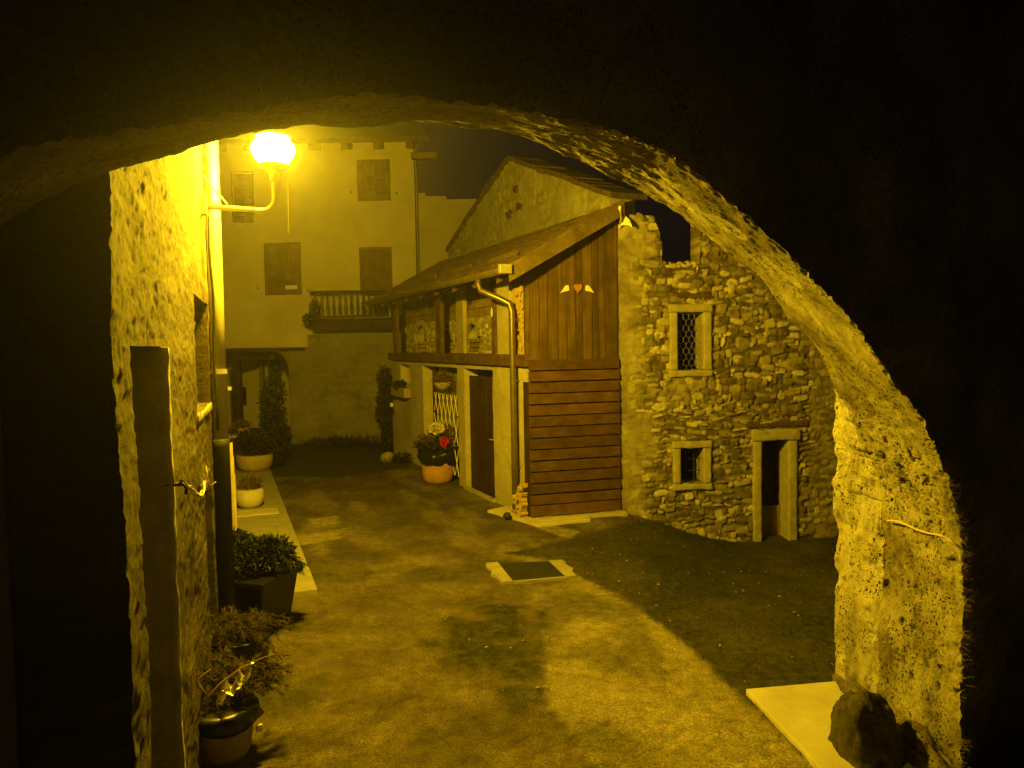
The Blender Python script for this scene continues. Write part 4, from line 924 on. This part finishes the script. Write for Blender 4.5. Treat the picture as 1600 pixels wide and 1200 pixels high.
# doorway
rbox('door_jamb', FS, dr[0]-.115, dr[0]+.015, -.14, .06, -.75, dr[3], m_frame, RH, .03, .010); rbox('door_jamb', FS, dr[1]-.02, dr[1]+.12, -.40, .06, -.75, dr[3], m_frame, RH, .03, .010)
rbox('door_lintel', FS, dr[0]-.14, dr[1]+.17, -.16, .07, dr[3]+.002, dr[3]+.17, m_frame, RH, .03, .014)
rbox('timber_lintel', FS, dr[0]-.22, dr[1]+.3, -.1, .035, dr[3]+.20, dr[3]+.30, m_beam, RH, .04, .012)
rbox('timber_lintel', FS, up1[0]-.05, up1[1]+.15, -.1, .03, up1[3]+.2, up1[3]+.30, m_beam, RH, .04, .02)
rbox('timber_lintel', FS, ug0-.05, ug1+.25, -.1, .02, zg-.16, zg-.03, m_beam, RH, .04, .02)
b = MB(); b.box(FS, dr[0]+.14, dr[1]-.0, -.30, -.25, -.6, dr[2]+.42); bevel(b.build('half_door', m_grey_wood, RH), .006)
b = MB()
for k in range(5): b.box(FS, dr[0]+.10+k*.075, dr[0]+.165+k*.075, -.42, -.40, -.6, dr[3])
b.build('door_planks', m_dark, RH)
# loose stones along the broken wall top
for i in range(34):
    u = rng.uniform(.02, 1.75); z = float(topf(np.array([u]))[0]); s_ = rng.uniform(.035, .085)
    rock('top_stone', tuple(FS.p(u, rng.uniform(-.30, -.02), z+.01)), (s_*1.2, s_, s_*.8), m_frame if i % 3 else m_plaster, 40+i, RH, 2, .3)
# gable wall
gA = FG.hit(962, 309)[1]; ga_u, ga_z = FG.hit(801, 252); gf_u, gf_z = FG.hit(712, 384); gm_u, gm_z = FG.hit(736, 345)
GTop = lambda U: np.interp(U, [-.1, ga_u, gm_u, gf_u, gf_u+1], [gA, ga_z, gm_z, gf_z, gf_z-.25])
zgb = 3.0
def hg(U, Z):
    cv = np.clip(.55+.9*fbm(U, Z, .7, 51), 0, 1); H, T = rubble(U, Z, 61, (.12, .24), (.15, .4), .014, cv, .05); return H, np.clip(T*.8+.3*fbm(U, Z, .5, 52)+.1, 0, 1)
panel('gable_wall', FG, .03, gf_u+.35, zgb, ga_z+.2, .035, hg, m_gable, RH, top=GTop, thick=.4, n0=.05)
cp = [(-.12, gA-.03), (ga_u, ga_z), (gm_u, gm_z), (gf_u+.35, gf_z-.1)]
for k in range(3):
    (a, za), (c, zc) = cp[k], cp[k+1]; nseg = int(abs(c-a)/.33)+1
    for i in range(nseg):
        t0, t1 = i/nseg, (i+1)/nseg; j = random.uniform(-.015, .02); e = .008
        P = [(a+(c-a)*t, za+(zc-za)*t+j) for t in (t0+e, t1-e)]
        b = MB(); b.hexa([FG.p(P[0][0], -.50, P[0][1]), FG.p(P[1][0], -.50, P[1][1]), FG.p(P[1][0], .14, P[1][1]), FG.p(P[0][0], .14, P[0][1]),
                          FG.p(P[0][0], -.50, P[0][1]+.09), FG.p(P[1][0], -.50, P[1][1]+.09), FG.p(P[1][0], .14, P[1][1]+.09), FG.p(P[0][0], .14, P[0][1]+.09)])
        bevel(b.build('coping_slab', m_tile, RH), .01)
for (x0, y0, x1, y1) in ((803, 288, 812, 302), (808, 315, 818, 330), (792, 330, 800, 342)):
    q_ = FG.rect(x0, y0, x1, y1, n=.06); rbox('putlog_hole', FG, q_[0], q_[1], .0, .10, q_[2], q_[3], m_tile, RH, .05, .03)

# ------------------------------------------------------------ tall house at the back
YB = 20.3; FB = Frame((0, YB), (1, 0))
BH = empty('back_house', FB.p(-4.6, -1, 0), 'tall cream rendered house closing the lane, with brown shutters and a dark balcony', 'house')
def BR(x0, y0, x1, y1): return FB.rect(x0, y0, x1, y1)
xr = BR(652, 300, 653, 400)[0]; xl = -9.5; zs_ = FB.hit(430, 543)[1]; ze = FB.hit(600, 222)[1]
wins = [BR(558, 249, 610, 314), BR(413, 379, 471, 461), BR(562, 386, 613, 462), BR(362, 268, 397, 348), BR(300, 268, 340, 348)]
panel('upper_wall', FB, xl, xr, zs_, ze+.03, .12, lambda U, Z: (.006*fbm(U, Z, .8, 3), U*0), m_cream, BH, wins, thick=.35)
for i, q_ in enumerate(wins):
    fr = empty_part = MB(); a, c, e, f = q_; w_ = .05
    fr.box(FB, a, a+w_, -.12, .005, e, f); fr.box(FB, c-w_, c, -.12, .005, e, f); fr.box(FB, a+w_, c-w_, -.12, .005, f-w_, f); fr.box(FB, a+w_, c-w_, -.12, .005, e, e+w_)
    fo = bevel(fr.build('window', m_shutter, BH), .005)
    for sd in (0, 1):
        b = MB(); m_ = (a+c)/2; l, r = (a+w_, m_-.004) if sd == 0 else (m_+.004, c-w_); n_ = int((f-e)/.09)
        for k in range(n_): z0 = e+w_+(f-e-2*w_)*k/n_; z1 = e+w_+(f-e-2*w_)*(k+1)/n_; b.hexa([FB.p(l, -.08, z0), FB.p(r, -.08, z0), FB.p(r, -.04, z0), FB.p(l, -.04, z0), FB.p(l, -.10, z1), FB.p(r, -.10, z1), FB.p(r, -.07, z1), FB.p(l, -.07, z1)])
        b.box(FB, l, r, -.14, -.12, e+w_, f-w_)
        b.build('shutter', m_shutter, fo)
q_ = FB.rect(446, 446, 465, 452); b = MB(); b.box(FB, q_[0], q_[1], .01, .03, q_[2], q_[3]); b.build('shutter_catch', m_white, BH)
for (x, y) in ((404, 452), (482, 455), (549, 302), (620, 303)):
    u, z = FB.hit(x, y); b = MB(); b.tube([FB.p(u, 0, z), FB.p(u, .05, z), FB.p(u, .06, z+.05)], .014, 6); b.build('shutter_hook', m_iron, BH)
b = MB(); b.hexa([FB.p(xl, -4.6, zs_), FB.p(xr-.85, -4.6, zs_), FB.p(xr-.07, -.36, zs_), FB.p(xl, -.36, zs_), FB.p(xl, -4.6, ze), FB.p(xr-.85, -4.6, ze), FB.p(xr-.07, -.36, ze), FB.p(xl, -.36, ze)]); b.build('house_body', m_cream, BH)
# portico pieces under the overhang
pz = FB.rect(452, 560, 484, 690); xs0 = FB.hit(484, 600)[0]
hl = lambda U, Z: ((lambda H, T, c: (H*(1-c)+c*.02+.02*fbm(U, Z, .5, 7), np.clip(T*(1-c)*.7+c*.3+.5*fbm(U, Z, .8, 8), 0, 1)))(*rubble(U, Z, 71, (.14, .26), (.2, .5), .015, None, .035), sstep(-.15, .25, fbm(U, Z, .9, 72)+.25*(U > -4))))
zbal = FB.hit(545, 522)[1]
panel('lower_wall', FB, xs0, xr+.02, -.1, zbal, .05, hl, m_lower, BH, thick=.4, n0=.02)
pil = MB(); a = pz[0]; pil.box(FB, a, xs0-.004, -.45, -.02, -.1, zs_-.006); bevel(pil.build('portico_pier', m_lower, BH), .02)
b = MB(); pts = [(a, zs_-.01)]+[(a-.55*(1-math.cos(t)), zs_-.02-.62*(1-math.sin(t))) for t in np.linspace(0, math.pi/2, 10)][::1]
k = len(pts); b.add([FB.p(u, -.42, z) for u, z in pts]+[FB.p(u, -.05, z) for u, z in pts], [tuple(range(k)), tuple(range(k, 2*k))[::-1]]+[(i, (i+1) % k, k+(i+1) % k, k+i) for i in range(k)]); o_ = b.build('arch_haunch', m_lower, BH); bpy_fix_normals(o_)
b = MB(); b.box(FB, xl, xs0-.1, -4.4, -.0, zs_-.10, zs_-.008); 
for k in range(7): b.box(FB, xl+.3+k*.9, xl+.45+k*.9, -4.3, -.3, zs_-.34, zs_-.201)
b.build('soffit_beams', m_dark, BH)
YW = 24.6; FW = Frame((0, YW), (1, 0))
nic = [FW.rect(420, 563, 440, 690)]; wn = FW.rect(369, 605, 385, 634)
panel('portico_back_wall', FW, -9.5, -5.4, -.1, zs_, .1, flat, m_cream, BH, [(nic[0][0], nic[0][1], .9, nic[0][3]), wn], thick=.25)
b = MB(); b.box(FW, wn[0], wn[1], -.2, -.12, wn[2], wn[3]); b.build('small_window', m_glass, BH)
b = MB(); b.box(FW, nic[0][0]-.6, nic[0][1]+.8, -2.0, -1.9, 0, 3); b.build('courtyard_wall', m_cream, BH)
b = MB(); u_ = FB.hit(363, 600)[0]; b.box(FB, u_-.09, u_+.10, -.5, -.3, 0, zs_-.2); bevel(b.build('portico_post', m_dark, BH), .01)
b = MB(); u_ = FW.hit(414, 600)[0]; b.box(FW, u_-.10, u_+.02, .002, .25, 0, zs_-.2); b.build('inner_pier', m_lower, BH)
# eave
b = MB(); b.hexa([FB.p(xl, .75, ze-.20), FB.p(xr+.45, .75, ze-.20), FB.p(xr-.6, -5, ze+1.8), FB.p(xl, -5, ze+1.8), FB.p(xl, .75, ze-.06), FB.p(xr+.45, .75, ze-.06), FB.p(xr-.6, -5, ze+1.94), FB.p(xl, -5, ze+1.94)]); b.build('roof', m_tile, BH)
k = 0; u = xr-.08
while u > xl+.3:
    b = MB(); b.hexa([FB.p(u-.09, -.01, ze-.18), FB.p(u+.09, -.01, ze-.18), FB.p(u+.09, .64, ze-.34), FB.p(u-.09, .64, ze-.34), FB.p(u-.09, -.01, ze+.045), FB.p(u+.09, -.01, ze+.045), FB.p(u+.09, .64, ze-.172), FB.p(u-.09, .64, ze-.172)]); bevel(b.build('rafter_end', m_dark, BH), .01); u -= .82
q_ = FB.rect(653, 240, 683, 250); b = MB(); b.box(FB, xr-.1, q_[1], .02, .2, q_[2], q_[3]); bevel(b.build('purlin_end', m_grey_wood, BH), .01)
b = MB(); b.tube([FB.p(xr-.03, .05, .3), FB.p(xr-.03, .05, ze-.2)], .02, 10); b.build('rain_pipe', m_iron, BH, True)
# balcony
bq = BR(487, 452, 607, 523); BAL = empty('balcony', FB.p((bq[0]+bq[1])/2, .3, bq[2]), 'dark wooden balcony with a row of slim balusters on the cream house at the back', 'balcony')
fzb = FB.hit(545, 500, .8)[1]; bu0 = FB.hit(487, 500, .8)[0]; bu1 = xr-.05; ztb = FB.hit(540, 455, .85)[1]
b = MB(); b.box(FB, bu0, bu1, .0, .85, fzb-.26, fzb); bevel(b.build('deck', m_dark, BAL), .02)
b = MB(); b.box(FB, bu0-.02, bu1, .80, .88, ztb-.05, ztb+.02); b.box(FB, bu0-.02, bu0+.06, .0, .80, ztb-.05, ztb+.02); bevel(b.build('handrail', m_dark, BAL), .01)
b = MB(); b.box(FB, bu0, bu1, .81, .86, fzb+.06, fzb+.12); b.build('bottom_rail', m_dark, BAL)
m_bal = wood('baluster_wood', (.12, .10, .065), (.07, .06, .035), 'Z')
nbl = 17
for k in range(nbl):
    u = bu0+.12+(bu1-bu0-.2)*k/(nbl-1); b = MB(); c_ = FB.p(u, .835, fzb+.10); h_ = ztb-.06-fzb-.10
    b.lathe(c_, [(.022, 0), (.028, h_*.15), (.045, h_*.35), (.026, h_*.6), (.024, h_*.9), (.03, h_)], 8); b.build('baluster', m_bal, BAL, True)
q_ = atY(484, 492, YB-.9); hp = leaves('balcony_plant', [((q_.x+.12, q_.y, q_.z+.12), (.10, .12, .26)), ((q_.x+.02, q_.y, q_.z-.12), (.17, .16, .14))], 900, .08, m_leaf, None, .5, 21); tag(hp, 'dark plant spilling over the left end of the balcony', 'plant')
# neighbouring lower house
NB = empty('neighbour_house', (-1.2, 23.2, 0), 'lower grey rendered house behind the barn roof, right of the tall cream house', 'house')
FN = Frame((0, 20.72), (1, 0)); n0_, n1_ = FN.hit(640, 400)[0], FN.hit(960, 400)[0]; zt0 = FN.hit(655, 302)[1]; zt1 = FN.hit(755, 316)[1]
m_nb = mat('grey_render', (.42, .39, .31), (.32, .30, .235), 1.3, .95, .2, 25)
panel('wall', FN, n0_, n1_, -.1, zt0+.1, .09, lambda U, Z: (.01*fbm(U, Z, .8, 3), U*0), m_nb, NB, top=lambda U: np.interp(U, [n0_, n0_+2.1, n1_], [zt0, zt1, zt1-.2])+.05*vnoise(U, U*0, .3, 5), thick=.5)
b = MB(); b.box(FN, n0_+.02, n1_-.02, -3.8, -.52, 0, zt1-.4); b.build('house_body', m_plaster, NB)

# ------------------------------------------------------------ plants and pots along the left house
def branch(p, d, L, n=7, sag=.5):
    p = Vector(p); d = Vector(d).normalized(); out = [p.copy()]
    for i in range(n): d = (d+Vector((0, 0, -sag/n))).normalized(); p = p+d*L/n; out.append(p.copy())
    return out
# nearest: black wrapped pot with a cut conifer branch and a scrap of foil
g_ = atY(347, 1130, 4.72); cx, cy = g_.x, 4.72; zt_ = atY(347, 1100, cy).z
PA = empty('branch_pot', (cx, cy, 0), 'black wrapped pot, nearest by the left wall, holding cut conifer branches and silver foil', 'flower pot')
b = MB(); b.lathe((cx, cy, 0), [(.15, 0), (.17, .05), (.19, zt_*.55), (.21, zt_*.8), (.20, zt_*.86), (.17, zt_*.82)], 28); b.build('pot', m_terra2, PA, True)
b = MB(); b.lathe((cx, cy, 0), [(.205, zt_*.62), (.232, zt_*.74), (.225, zt_*.86), (.235, zt_*.97), (.18, zt_), (.05, zt_*.97)], 48, .20); b.build('black_wrapping', m_black, PA, True)
rng = np.random.RandomState(77); brs = []
for i in range(90):
    a = rng.uniform(0, 6.28); brs.append(branch((cx+.02+rng.uniform(-.12, .14), cy+rng.uniform(-.02, .16), zt_+.06+rng.uniform(0, .12)), (math.cos(a)*.8+.25, math.sin(a)*.8+.35, rng.uniform(.2, .8)), rng.uniform(.18, .36), 7, .9))
needles('conifer_sprays', brs, m_dry, PA, 90, .045, .0022, 2)
fq = [atY(*q) for q in ((320, 1122, cy-.26), (325, 1090, cy-.25), (345, 1068, cy-.22), (375, 1045, cy-.16), (405, 1030, cy-.1), (430, 1022, cy-.04))]
b = MB(); b.tube(fq, [.008, .009, .007, .005, .004, .003], 8); b.tube([fq[1], atY(312, 1072, cy-.22), atY(310, 1060, cy-.2), atY(330, 1045, cy-.15)], [.006, .005, .004, .003], 8); b.build('forked_twig', m_twig, PA, True)
vs = []; fs = []; f0 = atY(340, 1092, cy-.27); 
for i in range(10):
    for k in range(8):
        p = Vector((f0.x+.19*i/9, f0.y+.09*k/7+.02*i/9, f0.z-.015+.10*k/7*(.6+.4*math.sin(i*1.7))+.14*(i/9)**1.6+rng.uniform(-.016, .016))); vs.append(tuple(p+Vector(rng.normal(size=3))*.006))
for i in range(9):
    for k in range(7): fs.append((i*8+k, i*8+k+1, (i+1)*8+k+1, (i+1)*8+k))
link_mesh('foil', vs, fs, m_foil, PA)
q_ = atY(405, 1137, cy-.05); b = MB(); b.box(Frame((q_.x, q_.y), (.8, .5)), -.02, .02, -.01, .01, q_.z-.02, q_.z+.02); bevel(b.build('plant_label', m_white, PA), .004)
# second: trailing juniper in a low dark tub
cx, cy = atY(372, 990, 5.9).x, 5.9; zt_ = atY(372, 985, cy).z
PB2 = empty('juniper_tub', (cx, cy, 0), 'low black tub of trailing juniper, second from the front along the left wall', 'planter')
b = MB(); b.lathe((cx, cy, 0), [(.18, 0), (.22, .05), (.24, zt_*.8), (.25, zt_*.9), (.23, zt_*.9), (.2, zt_*.85)], 28, .03); b.build('tub', m_black, PB2, True)
brs = []
for i in range(110):
    a = rng.uniform(0, 6.28); brs.append(branch((cx+rng.uniform(-.14, .14), cy+rng.uniform(-.14, .14), zt_+rng.uniform(-.05, .10)), (math.cos(a), math.sin(a), rng.uniform(.2, .9)), rng.uniform(.15, .34), 7, 1.2))
needles('foliage', brs, m_dry, PB2, 80, .05, .0022, 5)
# third: bushy dark plant in a square black pot
cx, cy = atY(398, 925, 6.95).x, 6.95; zt_ = atY(398, 893, cy).z
PC = empty('square_planter', (cx, cy, 0), 'bushy dark plant in a square black planter standing at the end of the raised strip', 'planter')
FQ = Frame((cx, cy), (.95, -.3)); b = MB(); w0_, w1_ = .22, .29
b.hexa([FQ.p(-w0_, -w0_, 0), FQ.p(w0_, -w0_, 0), FQ.p(w0_, w0_, 0), FQ.p(-w0_, w0_, 0), FQ.p(-w1_, -w1_, zt_), FQ.p(w1_, -w1_, zt_), FQ.p(w1_, w1_, zt_), FQ.p(-w1_, w1_, zt_)]); bevel(b.build('pot', m_black, PC), .015)
b = MB(); b.box(FQ, -.32, .32, -.32, .32, zt_-.06, zt_+.005); bevel(b.build('rim', m_black, PC), .015)
leaves('foliage', [((cx-.05, cy, zt_+.13), (.33, .30, .17)), ((cx+.12, cy, zt_+.18), (.24, .2, .13)), ((cx-.22, cy+.1, zt_+.2), (.16, .16, .15))], 4200, .06, m_leaf, PC, .35, 31)
brs = []
for i in range(26):
    a = rng.uniform(-1.2, 1.2); brs.append(branch((cx+.12, cy, zt_+.12), (math.cos(a), math.sin(a), rng.uniform(.1, .7)), rng.uniform(.22, .40), 7, 1.1))
needles('trailing_fronds', brs, m_leaf, PC, 70, .05, .004, 6)
# splintered plank standing on end behind it
q_ = gnd(367, 872, .05); q_ = Vector((atY(367, 860, 8.15).x, 8.15, .05)); zp = atY(367, 690, 8.15).z
b = MB(); P_ = Frame((q_.x, q_.y), (.96, -.28))
for k in range(5):
    a = -.030+.010*k; h_ = (zp-.05)*(.93, .97, 1, .90, .78)[k]; b.hexa([P_.p(a, -.03, .05), P_.p(a+.0105, -.03, .05), P_.p(a+.0105, .03, .05), P_.p(a, .03, .05), P_.p(a-.005, -.03, h_), P_.p(a+.008, -.03, h_+.04), P_.p(a+.008, .03, h_+.04), P_.p(a-.005, .03, h_)])
tag(b.build('plank', m_palewood), 'splintered pale plank standing on end beside the drainpipe', 'plank')
# round pale bowl with dry stalks
g_ = gnd(384, 797, .05); cx, cy = g_.x, g_.y+.2
PD = empty('round_bowl', (cx, cy, .05), 'round pale bowl with dry plants on the raised strip behind the plank', 'flower pot')
b = MB(); b.lathe((cx, cy, .05), [(.12, 0), (.19, .06), (.225, .16), (.215, .26), (.19, .31), (.18, .30), (.16, .27)], 30, .03); b.build('bowl', m_slab, PD, True)
leaves('dry_plants', [((cx, cy, .42), (.17, .17, .13))], 700, .08, m_dead, PD, .2, 33)
# terracotta trough with dark plants
g_ = gnd(392, 738, .05); cx, cy = g_.x, g_.y+.25
PE = empty('wide_pot', (cx, cy, .05), 'wide terracotta pot of dark purple plants on the raised strip in front of the portico', 'flower pot')
b = MB(); b.lathe((cx, cy, .05), [(.25, 0), (.34, .10), (.37, .24), (.36, .33), (.34, .34), (.3, .31)], 30, .02); b.build('pot', m_terra2, PE, True)
leaves('foliage', [((cx-.05, cy, .60), (.36, .32, .20)), ((cx+.22, cy, .55), (.2, .2, .15)), ((cx-.2, cy, .75), (.1, .1, .12))], 2000, .08, m_purple, PE, .5, 35)
g_ = atY(427, 680, 16.6); cx, cy = g_.x, 16.6
BU = empty('potted_bush', (cx, cy, 0), 'tall dark bushy shrub in a dark pot in front of the portico pier', 'shrub')
b = MB(); b.lathe((cx, cy, 0), [(.22, 0), (.28, .1), (.31, .35), (.33, .42), (.28, .42)], 24); b.build('pot', m_black, BU, True)
b = MB(); b.tube([(cx, cy, .38), (cx+.03, cy, .9), (cx, cy, 1.5)], .03, 8); b.build('stem', m_bark, BU, True)
leaves('foliage', [((cx, cy, 1.0), (.27, .27, .45)), ((cx+.04, cy, 1.55), (.23, .22, .42)), ((cx-.14, cy, 1.35), (.12, .15, .25)), ((cx+.05, cy, .65), (.32, .3, .28)), ((cx+.1, cy, 1.95), (.10, .1, .2))], 3400, .085, m_leaf, BU, .45, 37)
for i in range(9): a = rng.uniform(0, 6.28)
# low bench with a few pots near the portico
g_ = gnd(378, 700); cx, cy = atY(374, 660, 17.6).x, 17.6
BE = empty('garden_bench', (cx, cy, 0), 'low pale topped bench half hidden behind the drainpipe near the portico', 'bench')
FE = Frame((cx, cy), (1, .05)); b = MB(); b.box(FE, -.55, .38, -.18, .18, .52, .58); bevel(b.build('seat', m_slab, BE), .01)
for a in (-.5, .27):
    b = MB(); b.box(FE, a, a+.07, -.15, .15, 0, .518); b.build('leg', m_grey_wood, BE)
pl_ = empty('small_pot', (cx+.08, cy, .58), 'small terracotta pot with reddish leaves standing on the low bench', 'flower pot')
b = MB(); b.lathe((cx+.08, cy, .58), [(.08, 0), (.11, .05), (.13, .16), (.11, .16)], 18); b.build('pot', m_terra, pl_, True)
leaves('foliage', [((cx+.05, cy, .80), (.2, .15, .10))], 400, .07, m_dead, pl_, .5, 41)
u_, z_ = FHOUSE.hit(359, 607, .12); q_ = atY(359, 607, 12.5); sg_ = empty('small_sign', (q_.x, q_.y, 0), 'tiny pale plate on a thin dark stake beside the drainpipe', 'sign')
b = MB(); b.box(Frame((q_.x, q_.y), (1, 0)), -.03, .03, -.005, .005, q_.z-.03, q_.z+.03); b.build('plate', m_white, sg_)
b = MB(); b.tube([(q_.x, q_.y+.012, .0), (q_.x, q_.y+.012, q_.z-.02)], .008, 6); b.build('stake', m_iron, sg_)
leaves_ = leaves('dark_weeds', [((atY(560, 690, 19.6).x, 19.6, .05), (1.7, .35, .22)), ((-4.6, 19.6, .05), (.8, .3, .2))], 2600, .09, m_leaf, None, .3, 43); tag(leaves_, 'low dark plants along the foot of the stone wall under the balcony', 'weeds')

# ------------------------------------------------------------ night air
if HAZE_DENSITY > 0:
    hm = bpy.data.materials.new('night_haze'); hm.use_nodes = True; n = hm.node_tree; n.nodes.clear()
    v = n.nodes.new('ShaderNodeVolumePrincipled'); v.inputs['Color'].default_value = (.9, .9, .9, 1); v.inputs['Density'].default_value = HAZE_DENSITY; v.inputs['Anisotropy'].default_value = .82
    o = n.nodes.new('ShaderNodeOutputMaterial'); n.links.new(v.outputs[0], o.inputs['Volume'])
    b = MB(); b.box(Frame((0, 0), (1, 0)), -70, 70, 15-115, 15, -2.0, 16); hz = b.build('haze', hm); tag(hz, kind='stuff', label='thin damp night haze', cat='haze')
